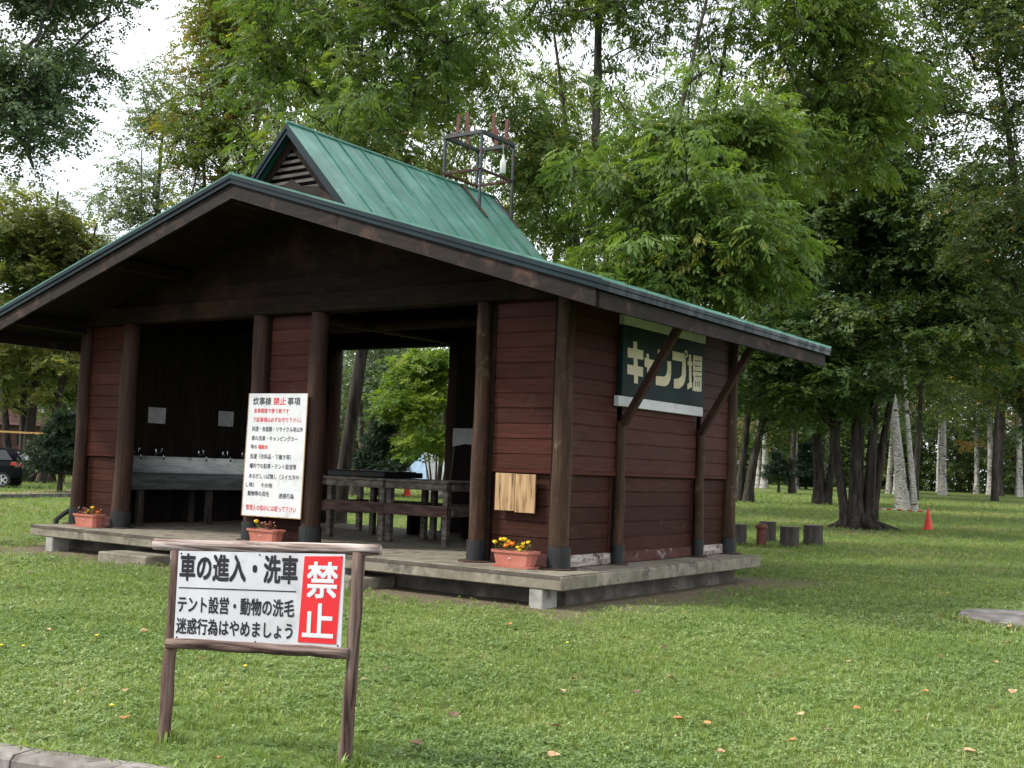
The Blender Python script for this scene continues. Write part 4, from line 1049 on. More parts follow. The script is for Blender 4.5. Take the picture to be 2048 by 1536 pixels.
for x, y, h, lx in ((-5.42, ya, 0.36, -0.03), (-5.17, ya, 0.38, 0.02), (xa, 5.28, 0.34, 0), (xb, 4.95, 0.40, 0), (xb, 5.36, 0.40, 0), (-5.25, yb, 0.34, 0)):
    m_ = MB()
    m_.beam((x, y, 7.50), (x - lx * 1.5, y, 7.60 + h), 0.075, 0.014, 0.002, (0, 1, 0)); m_.beam((x - 0.034, y + 0.032, 7.50), (x - 0.034 - lx * 1.5, y + 0.032, 7.60 + h), 0.014, 0.065, 0.002, (0, 1, 0))
    m_.build('red_upright', MAT['spike_red'], tw)
for y in (ya, yb):
    for s in (1, -1):
        m_ = MB(); m_.beam((MA + s * 0.03, y, MZ + 0.03), (MA + s * 0.62, y, MZ - MS * 0.62 + 0.035), 0.05, 0.02, 0.002); m_.build('foot_bar', MAT['rust'], tw)
bt = thing('plastic_bottle', 'milky plastic bottle hanging on a string from the roof frame', 'bottle', (-4.86, 5.30, 7.0))
m_ = MB(); m_.lathe((-4.86, 5.30, 6.97), [(0.04, 0), (0.055, 0.01), (0.056, 0.20), (0.05, 0.24), (0.022, 0.29), (0.02, 0.32)], 14); m_.build('body', MAT['bottle'], bt, smooth=True)
m_ = MB(); m_.lathe((-4.86, 5.30, 7.29), [(0.023, 0), (0.023, 0.03), (0.01, 0.032)], 12); m_.build('cap', MAT['white_ink'], bt)
m_ = MB(); m_.tube([(-4.86, 5.30, 7.32), (-4.858, 5.28, 7.45), (-4.85, 5.25, 7.56)], 0.004, 5); m_.build('string', MAT['white_ink'], bt)

# ------------------------------------------------------------------ stumps, canister, slab stone, cones, bar
rg = random.Random(21)
def stump(P, r, h, label, group='cut log stumps on the lawn'):
    t = thing('log_stump', label, 'stump', P, group)
    mb = MB(); k = 7
    mb.tube([P + Vector((0, 0, -0.08 + (h + 0.08) * i / (k - 1))) for i in range(k)], [r * (1.04 - 0.03 * i / k) * rg.uniform(0.985, 1.015) for i in range(k)], 26, False, 0.03, rg)
    mb.build('bark', MAT['stump'], t, smooth=True)
    mb = MB(); mb.lathe(P + Vector((0, 0, h - 0.02)), [(r * 0.98, 0), (r * 0.985, 0.012), (r * 0.93, 0.024), (0.02, 0.026)], 26); mb.build('cut_face', MAT['stump_top'], t)
stump(ground_at(1475, 1089), 0.21, 0.49, 'dark log stump half hidden behind the rear corner post of the shelter')
stump(ground_at(1535, 1084), 0.20, 0.52, 'dark log stump standing just behind the rust red canister')
stump(ground_at(1579, 1095), 0.22, 0.49, 'dark log stump in the row just right of the rust red canister')
stump(ground_at(1626, 1090), 0.235, 0.49, 'wide dark log stump at the right end of the row beside the shelter')
stump(ground_at(710, 992), 0.24, 0.42, 'log stump on the far lawn seen through the shelter opening')
stump(ground_at(693, 984), 0.2, 0.42, 'small log stump at the left edge of the view through the opening')
P = ground_at(1522, 1092)
t = thing('fire_canister', 'rust red metal canister with a flanged lid among the log stumps', 'canister', P)
mb = MB(); mb.lathe(P, [(0.105, -0.05), (0.11, 0.0), (0.11, 0.40), (0.115, 0.405), (0.115, 0.42)], 22); mb.build('body', MAT['can_red'], t, smooth=False)
mb = MB(); mb.lathe(P, [(0.14, 0.42), (0.15, 0.43), (0.15, 0.485), (0.14, 0.50), (0.09, 0.505), (0.09, 0.53), (0.02, 0.535)], 22); mb.build('lid', MAT['can_red'], t)
mb = MB()
def stone_ring(f, z, n=30):
    return [Vector((4.72 + 1.16 * f * math.cos(a) * (1 + 0.04 * math.sin(3 * a + 1)), 3.68 + 0.88 * f * math.sin(a) * (1 + 0.05 * math.sin(2 * a)), z)) for a in np.linspace(0, 2 * math.pi, n + 1)[:-1]]
lv = [stone_ring(1.0, -0.05), stone_ring(1.0, 0.055), stone_ring(0.98, 0.07), stone_ring(0.5, 0.078)]
mb.add([p for l in lv for p in l], [(i * 30 + j, i * 30 + (j + 1) % 30, (i + 1) * 30 + (j + 1) % 30, (i + 1) * 30 + j) for i in range(3) for j in range(30)] + [tuple(90 + j for j in range(30))])
tag(mb.build('stone_slab', MAT['stone']), 'flat grey oval stone slab lying in the lawn at the right', 'stone slab')
def cone(P, h, label, group='red traffic cones'):
    t = thing('traffic_cone', label, 'traffic cone', P, group)
    s = h / 0.7
    mb = MB(); mb.lathe(P, [(0.165 * s, 0.02), (0.16 * s, 0.035), (0.045 * s, 0.60 * s), (0.045 * s, 0.62 * s), (0.035 * s, 0.69 * s), (0.02 * s, 0.70 * s)], 20); mb.build('cone_body', MAT['cone'], t, smooth=False)
    mb = MB(); mb.box(P + Vector((-0.19 * s, -0.19 * s, 0.0)), P + Vector((0.19 * s, 0.19 * s, 0.022)), 0.01); mb.build('base', MAT['cone'], t)
CA = ground_at(1856, 1061); CB = ground_at(1722, 1052)
cone(CA, 0.70, 'red traffic cone holding a striped bar beside the birch')
cone(CB, 0.70, 'red traffic cone behind the clustered dark tree trunks')
cone(ground_at(81, 953), 0.62, 'small red traffic cone beyond the parked car at the left')
cone(ground_at(814, 992), 0.72, 'red traffic cone on the lawn seen through the shelter opening')
bar = thing('barrier_bar', 'red and white striped barrier bar resting on a cone', 'barrier bar', (CA + CB) / 2 + Vector((0, 0, 0.6)))
a0, b0 = CA + Vector((0, 0, 0.62)), CB + Vector((0, 0, 0.62))
w1, w2 = MB(), MB()
N_ = 13
for i in range(N_):
    (w1 if i % 2 else w2).tube([a0.lerp(b0, i / N_), a0.lerp(b0, (i + 1) / N_)], 0.024, 10)
w1.build('red_band', MAT['cone'], bar, smooth=True); w2.build('white_band', MAT['white_ink'], bar, smooth=True)

# ------------------------------------------------------------------ parked hatchback at the far left
MAT['car_paint'] = simple('black_car_paint', [(0.3, (0.003, 0.004, 0.006)), (0.7, (0.006, 0.007, 0.01))], (3, 3, 3), 1, 3, 0.35, 0, 0.001, 0, 0.08)
MAT['car_glass'] = simple('car_glass', [(0.3, (0.012, 0.016, 0.022)), (0.7, (0.02, 0.025, 0.032))], (2, 2, 2), 1, 3, 0.06, 0, 0.001, 0, 0.7)
MAT['tail_red'] = simple('tail_lamp', [(0.3, (0.5, 0.008, 0.010)), (0.7, (0.6, 0.02, 0.02))], (9, 9, 9), 1, 2, 0.12, 0, 0.001, 0, 0.6)
MAT['alloy'] = simple('alloy_rim', [(0.3, (0.45, 0.45, 0.46)), (0.7, (0.6, 0.6, 0.61))], (9, 9, 9), 1, 3, 0.3, 0, 0.001, 0, 0.5, 0.8)
def car(P, heading):
    t = thing('parked_car', 'black parked hatchback with red tail lamps under the trees at the left edge', 'car', P)
    t.rotation_euler = (0, 0, heading)            # local +x is forwards, rear wheel at x = 0
    def loft(secs):
        n = len(secs[0]); vs = [p for s_ in secs for p in s_]
        fs = [(i * n + j, i * n + (j + 1) % n, (i + 1) * n + (j + 1) % n, (i + 1) * n + j) for i in range(len(secs) - 1) for j in range(n)]
        fs += [tuple(range(n - 1, -1, -1)), tuple((len(secs) - 1) * n + j for j in range(n))]
        return vs, fs
    def sec(x, w, z0, z1, r=0.12):
        r = min(r, (z1 - z0) / 2 - 0.01)
        return [Vector((x, y, z)) for y, z in ((-w + r, z0), (w - r, z0), (w, z0 + r), (w, z1 - r * 1.6), (w - r * 0.7, z1), (-w + r * 0.7, z1), (-w, z1 - r * 1.6), (-w, z0 + r))]
    mb = MB(); mb.add(*loft([sec(-0.66, 0.66, 0.42, 0.80), sec(-0.60, 0.76, 0.30, 0.98), sec(-0.35, 0.82, 0.26, 1.02), sec(0.5, 0.84, 0.24, 1.0), (sec(1.6, 0.84, 0.24, 0.98)), sec(2.3, 0.82, 0.25, 0.95), sec(2.85, 0.78, 0.28, 0.84), sec(3.12, 0.68, 0.34, 0.68)]))
    body = mb.build('body', MAT['car_paint'], t, smooth=False, local=True)
    mb = MB(); mb.add(*loft([sec(-0.56, 0.66, 0.96, 1.06, .04), sec(-0.30, 0.64, 0.97, 1.40, .1), sec(0.15, 0.62, 0.97, 1.51, .12), sec(0.9, 0.62, 0.96, 1.53, .12), sec(1.45, 0.63, 0.96, 1.42, .12), sec(2.2, 0.68, 0.94, 0.99, .02)]))
    cab = mb.build('cabin', MAT['car_paint'], t, local=True)
    for s in (1, -1):
        mb = MB(); mb.prism([(-0.28, s * 0.655, 1.05), (0.55, s * 0.655, 1.04), (0.55, s * 0.635, 1.42), (0.0, s * 0.635, 1.42)], (0, s * 0.012, 0)); mb.prism([(0.62, s * 0.655, 1.04), (1.75, s * 0.668, 1.02), (1.30, s * 0.64, 1.38), (0.62, s * 0.635, 1.42)], (0, s * 0.012, 0))
        mb.build('window', MAT['car_glass'], cab, local=True)
        mb = MB(); mb.prism([(-0.64, s * 0.80, 0.80), (-0.28, s * 0.835, 0.86), (-0.30, s * 0.835, 0.98), (-0.60, s * 0.76, 1.00)], (0.02, s * 0.02, 0)); mb.prism([(-0.665, s * 0.76, 0.78), (-0.665, s * 0.55, 0.80), (-0.62, s * 0.57, 0.98), (-0.62, s * 0.74, 0.99)], (-0.012, 0, 0))
        mb.build('tail_lamp', MAT['tail_red'], t, local=True)
        for x in (0.0, 2.45):
            mb = MB(); mb.tube([(x, s * 0.66, 0.29), (x, s * 0.845, 0.29)], 0.29, 24); w = mb.build('wheel', MAT['black_rubber'], t, local=True)
            mb = MB(); mb.tube([(x, s * 0.846, 0.29), (x, s * 0.852, 0.29)], [0.19, 0.18], 20)
            rim = mb.build('rim', MAT['black_rubber'], w, local=True)
            mb = MB()
            for k in range(5):
                a = 2 * math.pi * k / 5
                mb.beam((x, s * 0.858, 0.29), (x + math.cos(a) * 0.175, s * 0.858, 0.29 + math.sin(a) * 0.175), 0.05, 0.012, 0.002, (0, 1, 0))
            ringp = [(x + math.cos(a) * 0.185, s * 0.856, 0.29 + math.sin(a) * 0.185) for a in np.linspace(0, 2 * math.pi, 25)]
            mb.tube(ringp, 0.014, 6, False); mb.build('alloy_spokes', MAT['alloy'], w, local=True)
    mb = MB(); mb.prism([(-0.60, -0.55, 1.05), (-0.60, 0.55, 1.05), (-0.36, 0.52, 1.36), (-0.36, -0.52, 1.36)], (-0.02, 0, 0.01)); mb.build('rear_window', MAT['car_glass'], cab, local=True)
    return t
cpos = ground_at(-2, 975)
fd = Vector((-RGT[0], -RGT[1], 0)); 
car(cpos + Vector((-0.57, 0.82, 0)) * 0.84, math.atan2(fd.y, fd.x) + 0.12)

# ------------------------------------------------------------------ foliage
def quad_leaf(base, d, L, W, fold, nrm):
    base = np.array(base); d = np.array(d) / np.linalg.norm(d); s = np.cross(d, nrm); s = s / (np.linalg.norm(s) + 1e-9)
    u = np.cross(s, d)
    m = base + d * L * 0.45
    return [base, m + s * W / 2 + u * fold, base + d * L, m - s * W / 2 + u * fold]
def sprig_templates(kind, n, seed):
    rg = np.random.default_rng(seed); out = []
    for _ in range(n):
        q = []
        if kind == 'compound':           # pinnate leaf, drooping
            dro = rg.uniform(0.15, 0.45)
            pos = lambda t: np.array([t, 0, -dro * t * t])
            for t in (0.32, 0.52, 0.70, 0.86):
                for s in (1, -1):
                    a = rg.uniform(0.75, 1.1)
                    q.append(quad_leaf(pos(t), [math.cos(a), s * math.sin(a), -0.35 - rg.uniform(0, 0.45)], rg.uniform(0.36, 0.48), rg.uniform(0.13, 0.17), 0.02, [0, 0, 1]))
            q.append(quad_leaf(pos(0.97), [1, 0, -0.7], 0.45, 0.16, 0.02, [0, 0, 1]))
        elif kind == 'small':            # twig with small alternate leaves
            for i in range(9):
                t = 0.1 + 0.9 * i / 8; s = 1 if i % 2 else -1
                a = rg.uniform(0.5, 1.5)
                q.append(quad_leaf([t, 0, -0.12 * t * t], [math.cos(a), s * math.sin(a), rg.uniform(-0.9, 0.4)], rg.uniform(0.22, 0.32), rg.uniform(0.17, 0.23), 0.02, [rg.uniform(-.5, .5), rg.uniform(-.5, .5), 1]))
        elif kind == 'broad':            # twig with flat palmate leaves in layers
            for i in range(6):
                t = 0.15 + 0.85 * i / 5; s = 1 if i % 2 else -1; a = rg.uniform(0.3, 1.3)
                b = np.array([t, s * 0.08, -0.1 * t * t]); d = np.array([math.cos(a), s * math.sin(a), rg.uniform(-0.45, 0.1)])
                q.append(quad_leaf(b, d, 0.36, 0.17, 0.02, [0, 0, 1]))
                for da in (0.75, -0.75):
                    c, sn_ = math.cos(da), math.sin(da)
                    q.append(quad_leaf(b, [d[0] * c - d[1] * sn_, d[0] * sn_ + d[1] * c, d[2] - 0.1], 0.28, 0.14, 0.02, [0, 0, 1]))
        elif kind == 'needle':
            for i in range(14):
                a = rg.uniform(0, 6.28); t = rg.uniform(0, 0.5)
                q.append(quad_leaf([t, 0, 0], [0.7, math.cos(a) * 0.6, 0.25 + math.sin(a) * 0.6], rg.uniform(0.4, 0.6), 0.07, 0.0, [rg.uniform(-1, 1), rg.uniform(-1, 1), 1]))
        out.append(np.array(q))          # (m,4,3)
    return out
TPL = {k: sprig_templates(k, 5, 7 + i) for i, k in enumerate(('compound', 'small', 'broad', 'needle'))}

def rot_mats(yaw, pitch, roll):
    cy, sy, cp_, sp_, cr, sr = np.cos(yaw), np.sin(yaw), np.cos(pitch), np.sin(pitch), np.cos(roll), np.sin(roll)
    R = np.empty((len(yaw), 3, 3))
    R[:, 0, 0] = cy * cp_; R[:, 0, 1] = cy * sp_ * sr - sy * cr; R[:, 0, 2] = cy * sp_ * cr + sy * sr
    R[:, 1, 0] = sy * cp_; R[:, 1, 1] = sy * sp_ * sr + cy * cr; R[:, 1, 2] = sy * sp_ * cr - cy * sr
    R[:, 2, 0] = -sp_; R[:, 2, 1] = cp_ * sr; R[:, 2, 2] = cp_ * cr
    return R
def sprig_mesh(name, kind, pos, yaw, pitch, roll, scale, tint, mat, rg, parent=None, jit=0.12):
    tpls = TPL[kind]; idx = rg.integers(0, len(tpls), len(pos)); cos, tin = [], []
    R = rot_mats(yaw, pitch, roll)
    for k, T in enumerate(tpls):
        m = idx == k
        if not m.any(): continue
        V = np.einsum('nij,qkj->nqki', R[m], T) * scale[m][:, None, None, None] + pos[m][:, None, None, :]
        cos.append(V.reshape(-1, 3))
        tt = tint[m][:, None] + rg.normal(0, jit, (m.sum(), T.shape[0])); tin.append(tt.ravel())
    co = np.concatenate(cos); ti = np.clip(np.concatenate(tin), 0, 1)
    q = np.arange(len(co)).reshape(-1, 4)
    return np_mesh(name, co, q, mat, ti, parent)

def tree(name, label, base, stems, envs, leaf, kind, bark='bark', cat='tree', group=None, seed=1, clump=0.75, sprigs=26, size=0.4, flat=0.55,
         tint=0.45, tvar=0.2, shell=0.5, up=0.25, twigs=2, rtip=0.012, ragged=0.25, pitch0=0.25, make=True, orange=0.0):
    """stems: [(dx, dy, height, foot radius, foot offset x, y)]; envs: crown ellipsoids relative to the base"""
    rg = np.random.default_rng(seed); rp = random.Random(seed)
    t = thing(name, label, cat, base, group)
    nodes, par, lim, ismain = [], [], [], []
    def addn(p, q, l, mn=False):
        nodes.append(np.array(p, float)); par.append(q); lim.append(l); ismain.append(mn); return len(nodes) - 1
    paths = []
    for (dx, dy, h, r0, ox, oy) in stems:
        prev = -1; path = []; ph = rp.uniform(0, 6); n = 14
        for i in range(n):
            f = i / (n - 1)
            wob = 0.035 * h * f * (1 - f)
            p = (ox + dx * f ** 1.3 + wob * math.sin(ph + 4 * f), oy + dy * f ** 1.3 + wob * math.cos(ph + 5 * f), -0.15 + (h + 0.15) * f)
            r = r0 * (1.0 - 0.82 * f) * (1 + 0.45 * math.exp(-f * h / 0.45))
            prev = addn(p, prev, r, True); path.append(prev)
        paths.append(path)
    cl = []
    for (cx, cy, cz, rx, ry, rz, n) in envs:
        d = rg.normal(size=(n, 3)); d /= np.linalg.norm(d, axis=1)[:, None]
        r = rg.uniform(0, 1, n) ** shell
        r *= 1 + ragged * rg.normal(size=n) * 0.5
        cl.append(np.stack([cx + d[:, 0] * r * rx, cy + d[:, 1] * r * ry, cz + d[:, 2] * r * rz], 1))
    cl = np.concatenate(cl)
    ax = np.array([nodes[i] for i in range(len(nodes))])
    dist0 = np.min(np.linalg.norm(cl[:, None, :] - ax[None], axis=2), axis=1)
    count = {}
    for ci in np.argsort(dist0):
        c = cl[ci]; N = np.array(nodes); dv = c - N; hd = np.linalg.norm(dv[:, :2], axis=1)
        cost = np.linalg.norm(dv, axis=1) + 1.6 * np.maximum(0, up * hd - dv[:, 2]) + 4.0 * (N[:, 2] < 0.6)
        k = int(np.argmin(cost)); a = N[k]; L = np.linalg.norm(c - a)
        ctrl = (a + c) / 2 + np.array([0, 0, 0.16 * L]) + rg.normal(size=3) * 0.07 * L
        seg = max(2, min(6, int(L / 0.5) + 2)); path = [k]; prev = k
        for i in range(1, seg + 1):
            f = i / seg; p = a * (1 - f) ** 2 + 2 * ctrl * f * (1 - f) + c * f * f
            prev = addn(p, prev, 9); path.append(prev)
        paths.append(path)
        j = prev
        while j >= 0: count[j] = count.get(j, 0) + 1; j = par[j]
    rads = []
    for i in range(len(nodes)):
        r = rtip * (count.get(i, 1)) ** 0.47
        if ismain[i]: r = max(lim[i], min(r, lim[i] * 1.3))
        rads.append(r)
    for i in range(len(nodes)):
        if par[i] >= 0 and not ismain[i]: rads[i] = min(rads[i], rads[par[i]] * 0.97)
    mb = MB()
    for pth in paths:
        n = 12 if ismain[pth[1]] else 6
        rr_ = [rads[i] for i in pth]
        if not ismain[pth[1]]: rr_[0] = min(rr_[0], rr_[1] * 1.25)
        mb.tube([nodes[i] for i in pth], rr_, n, False, 0.05 if n == 12 else 0.0, rp)
    # twigs and sprigs
    P, Y, PI_, RO, S, T = [], [], [], [], [], []
    ends = [pth[-1] for pth in paths[len(stems):]]
    for e in ends:
        c = nodes[e]; r = clump * rg.uniform(0.7, 1.3); m = max(3, int(sprigs * rg.uniform(0.6, 1.4)))
        d = rg.normal(size=(m, 3)); d /= np.linalg.norm(d, axis=1)[:, None]
        rr_ = rg.uniform(0, 1, m) ** 0.5
        off = d * rr_[:, None] * r * np.array([1, 1, flat])
        P.append(c + off); Y.append(np.arctan2(off[:, 1], off[:, 0]) + rg.normal(0, 0.7, m)); PI_.append(rg.normal(pitch0, 0.35, m)); RO.append(rg.normal(0, 0.45, m))
        S.append(size * rg.uniform(0.55, 1.35, m) * rg.uniform(0.85, 1.15)); tc = tint + rg.normal(0, tvar)
        if orange and rg.uniform() < orange: tc = rg.uniform(0.85, 1.0)
        T.append(np.full(m, tc))
        for i in range(min(twigs, m)):
            q = c + off[i]; mb.tube([c, (c + q) / 2 + np.array([0, 0, 0.05 * r]), q], [rtip * 0.7, rtip * 0.5, rtip * 0.3], 4, False)
    tr = mb.build('trunk', MAT[bark], t, smooth=True, local=True)
    P = np.concatenate(P); Y = np.concatenate(Y)
    sprig_mesh('crown', kind, P, Y, np.concatenate(PI_), np.concatenate(RO), np.concatenate(S), np.concatenate(T), LEAF[leaf], rg, t)
    return t

def at(px, d): return at_dist(px, d)
# --- trees close behind the shelter
b = at(676, 27.0)
tree('ash_tree', 'tall green ash with dark forked limbs directly behind the shelter roof', b, [(1.9, 1.4, 15.5, 0.175, 0, 0), (-1.2, 1.5, 14.5, 0.12, -0.9, 0.9)],
     [env(b, 500, 1000, -260, 400, 27, 120), env(b, 520, 900, 180, 430, 25, 40), env(b, 380, 620, -200, 300, 27.5, 34)], 'walnut', 'compound', 'bark_dark', seed=3, clump=0.8, sprigs=36, size=0.31, tint=0.5, tvar=0.18, orange=0.02)
b = at(1172, 29.0)
tree('ash_tree', 'tall straight ash with sparse leaves rising behind the right half of the roof', b, [(-0.3, 0.2, 17, 0.19, 0, 0), (-2.6, 1.0, 15, 0.13, 0.2, 0.1), (3.0, 0.8, 16, 0.12, 0.3, -0.1)],
     [env(b, 930, 1330, -320, 200, 29, 70), env(b, 950, 1180, 150, 560, 28.5, 60), env(b, 1150, 1480, -250, 140, 29.5, 44)], 'walnut', 'compound', 'bark', seed=5, clump=0.8, sprigs=30, size=0.32, tint=0.5, tvar=0.18, orange=0.012)
b = at(1330, 22.5)
tree('young_ash', 'bright green bushy young ash with drooping leaves over the eave', b, [(0.3, 0.1, 7.6, 0.10, 0, 0), (-0.8, 0.3, 6.8, 0.07, 0.1, 0.05), (1.1, 0.2, 6.6, 0.07, 0.1, -0.05)],
     [env(b, 1180, 1480, 200, 540, 22.5, 85), env(b, 1300, 1560, 330, 620, 21.5, 62), env(b, 1150, 1420, 400, 640, 21.8, 60), env(b, 1380, 1590, 150, 380, 23.5, 34)], 'ash', 'compound', 'bark_dark', seed=8, clump=0.55, sprigs=34, size=0.33, tint=0.42, tvar=0.2, orange=0.006, ragged=0.55)
b = at(1330, 31)
tree('ash_tree', 'broad bright green ash with high arching limbs right of the roof tip', b, [(1.4, 0.4, 14, 0.2, 0, 0), (3.6, 0.8, 13.5, 0.14, 0.0, 0.1)],
     [env(b, 1440, 1800, -230, 290, 29, 110), env(b, 1400, 1640, 200, 420, 28, 34), env(b, 1600, 1850, 60, 380, 29.5, 40)], 'ash', 'compound', 'bark', seed=13, clump=0.8, sprigs=34, size=0.34, tint=0.5, tvar=0.16, orange=0.012)
b = at(420, 37)
tree('katsura_tree', 'tall tree with yellowing and rust tinged leaves behind the left roof slope', b, [(-0.6, 0.2, 19, 0.24, 0, 0), (1.0, 0.4, 18, 0.15, 0.2, 0.1), (-1.8, 0.2, 16, 0.12, -0.2, 0.1)],
     [env(b, 330, 560, -350, 330, 37, 150), env(b, 290, 470, 80, 460, 36.5, 70), env(b, 330, 520, -100, 160, 37.5, 40)], 'katsura', 'small', 'bark', seed=17, clump=0.8, sprigs=44, size=0.30, tint=0.32, tvar=0.2, orange=0.05)
for px, d_, x0, x1, y0, y1, n_, lf, sd_, lab in (
        (560, 46, 420, 760, -120, 430, 120, 'walnut', 201, 'green ash in the second row behind the roof peak'),
        (985, 48, 700, 1010, -80, 420, 130, 'walnut', 203, 'green ash in the second row behind the rooftop frame'),
        (1090, 44, 960, 1200, 120, 560, 90, 'ash', 205, 'green ash in the second row right of the rooftop frame'),
        (1290, 47, 1140, 1480, 60, 600, 120, 'walnut', 207, 'green ash in the second row behind the bushy young ash'),
        (1425, 50, 1430, 1760, 60, 520, 110, 'walnut', 209, 'green ash in the second row above the roof tip')):
    b = at(px, d_)
    tree('ash_tree', lab, b, [((x0 + x1 - 2 * px) / 2 * d_ / F_PX + 0.3, 0.3, 15, 0.16, 0, 0), ((x0 + x1 - 2 * px) / 2 * d_ / F_PX - 1.2, 0.3, 14, 0.11, -0.2, 0)], [env(b, x0, x1, y0, y1, d_, n_)], lf, 'compound', 'bark', group='second row of ashes behind the shelter', seed=sd_, clump=1.05, sprigs=24, size=0.42, tint=0.55, tvar=0.2, orange=0.012, ragged=0.35)
b = at(270, 45)
tree('elm_tree', 'sparse green tree with sky showing through at the left of the roof ridge', b, [(0.2, 0.2, 13.5, 0.2, 0, 0), (-1.2, 0.2, 13, 0.12, 0.1, 0.1)],
     [env(b, 195, 345, 130, 300, 45, 34), env(b, 170, 330, 280, 520, 45, 46)], 'poplar', 'small', 'bark', seed=19, clump=0.75, sprigs=26, size=0.36, tint=0.75, tvar=0.15, ragged=0.4)
b = at(-210, 23)
tree('poplar_tree', 'dark leaved poplar reaching into the upper left corner against the sky', b, [(0.6, 0.4, 15, 0.26, 0, 0)],
     [env(b, -260, 140, -420, 170, 23, 95), env(b, -160, 190, 40, 325, 22.5, 78), env(b, -60, 235, -160, 110, 23, 36)], 'poplar', 'small', 'bark', seed=23, clump=0.62, sprigs=32, size=0.26, tint=0.35, tvar=0.15, ragged=0.35)
b = at(55, 54)
tree('maple_tree', 'rounded yellow green maple with orange patches at the left edge', b, [(0.6, 0.2, 12.5, 0.26, 0, 0), (-1.5, 0.5, 11.5, 0.22, -0.9, 0.4), (2.2, 0.3, 11, 0.2, 0.7, 0.3), (-3.0, 0.4, 10, 0.2, -1.8, 0.3)],
     [env(b, -120, 170, 360, 640, 54, 170), env(b, 20, 240, 430, 700, 54, 120), env(b, -140, 180, 600, 800, 53, 70)], 'autumn', 'broad', 'bark_dark', seed=29, clump=0.85, sprigs=30, size=0.42, tint=0.36, tvar=0.18, orange=0.05)
b = at(200, 60)
tree('maple_tree', 'shaded green tree filling the gap left of the shelter behind the topiary', b, [(0.5, 0.2, 9, 0.2, 0, 0), (-2.2, 0.2, 8.5, 0.18, -1, 0)],
     [env(b, -40, 260, 600, 830, 59, 120)], 'maple', 'broad', 'bark_dark', seed=31, clump=0.9, sprigs=28, size=0.45, tint=0.5, tvar=0.2)
# --- dark maples on the right
b = ground_at(1712, 1056)
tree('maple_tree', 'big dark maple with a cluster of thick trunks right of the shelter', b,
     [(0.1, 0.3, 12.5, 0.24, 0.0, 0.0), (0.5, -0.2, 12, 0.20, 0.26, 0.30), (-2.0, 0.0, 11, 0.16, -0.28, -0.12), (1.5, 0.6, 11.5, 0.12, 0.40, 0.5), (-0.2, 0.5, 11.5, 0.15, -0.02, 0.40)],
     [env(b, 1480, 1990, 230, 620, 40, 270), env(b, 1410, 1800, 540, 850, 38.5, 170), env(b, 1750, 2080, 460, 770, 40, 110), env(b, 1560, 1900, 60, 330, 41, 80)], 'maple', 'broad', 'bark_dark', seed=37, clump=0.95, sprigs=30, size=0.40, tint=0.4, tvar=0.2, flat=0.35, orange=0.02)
for k_ in range(7):
    a_ = k_ * 0.9 + 0.2
    mbr = MB() if k_ == 0 else mbr
    c_ = Vector((math.cos(a_), math.sin(a_) * 0.8, 0)); q_ = b + Vector((0.05, 0.15, 0))
    mbr.tube([q_ + c_ * 0.25 + Vector((0, 0, 0.35)), q_ + c_ * 0.55 + Vector((0, 0, 0.12)), q_ + c_ * 0.95 + Vector((0.05, 0, 0.02)), q_ + c_ * 1.35 + Vector((0.1, 0, -0.08))], [0.2, 0.17, 0.11, 0.05], 8, True, 0.08, random.Random(k_))
big_maple = [o for o in C.objects if o.get('label', '').startswith('big dark maple')][0]
for o_ in big_maple.children:
    if o_.name.startswith('trunk'): ORG[o_.name] = Vector(b); mbr.build('roots', MAT['bark_dark'], o_, smooth=True)
b = at(1640, 60)
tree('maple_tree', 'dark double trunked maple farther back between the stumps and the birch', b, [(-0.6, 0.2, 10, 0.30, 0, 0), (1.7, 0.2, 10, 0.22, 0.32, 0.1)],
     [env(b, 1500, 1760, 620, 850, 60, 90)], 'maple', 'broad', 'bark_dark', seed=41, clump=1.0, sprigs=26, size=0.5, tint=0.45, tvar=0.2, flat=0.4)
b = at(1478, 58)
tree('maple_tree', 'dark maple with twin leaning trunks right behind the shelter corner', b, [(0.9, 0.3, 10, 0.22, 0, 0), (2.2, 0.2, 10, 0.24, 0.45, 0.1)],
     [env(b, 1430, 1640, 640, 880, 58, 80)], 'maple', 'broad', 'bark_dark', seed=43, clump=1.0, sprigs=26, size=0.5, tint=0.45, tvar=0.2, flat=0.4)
b = at(2140, 34)
tree('elm_tree', 'fine leaved dark tree along the right edge with sky gaps between its limbs', b, [(-2.2, 0.3, 15, 0.17, 0, 0), (-0.5, 0.2, 16, 0.14, 0.2, 0)],
     [env(b, 1820, 2180, -280, 330, 34, 190), env(b, 1880, 2180, 280, 640, 34, 110)], 'birch', 'small', 'bark_dark', seed=47, clump=0.85, sprigs=30, size=0.33, tint=0.42, tvar=0.2, orange=0.03)
b = at(2085, 52)
tree('maple_tree', 'low dark branching maple at the right edge behind the birch', b, [(-2.2, 0.3, 11, 0.2, 0, 0), (-0.4, 0.3, 11, 0.18, 0.2, 0.1)],
     [env(b, 1900, 2170, 500, 860, 52, 110)], 'maple', 'broad', 'bark_dark', seed=53, clump=0.9, sprigs=24, size=0.45, tint=0.55, tvar=0.25, flat=0.4, orange=0.03)
for px, d_, y0, y1, w_, sd_, lab in ((1585, 74, 400, 800, 130, 151, 'green maple crown filling the gap between the eave and the dark maple'), (1830, 72, 470, 850, 150, 153, 'mid green maple behind the upper part of the big birch'), (1990, 78, 420, 830, 150, 157, 'olive green maple in the right background under the elm')):
    b = at(px, d_)
    tree('maple_tree', lab, b, [(0.4, 0.2, 12, 0.2, 0, 0)], [env(b, px - w_, px + w_, y0, y1, d_, 120)], 'birch' if px > 1900 else 'maple', 'broad', 'bark_dark', seed=sd_, clump=1.15, sprigs=24, size=0.55, tint=0.62, tvar=0.25, flat=0.45, orange=0.04)
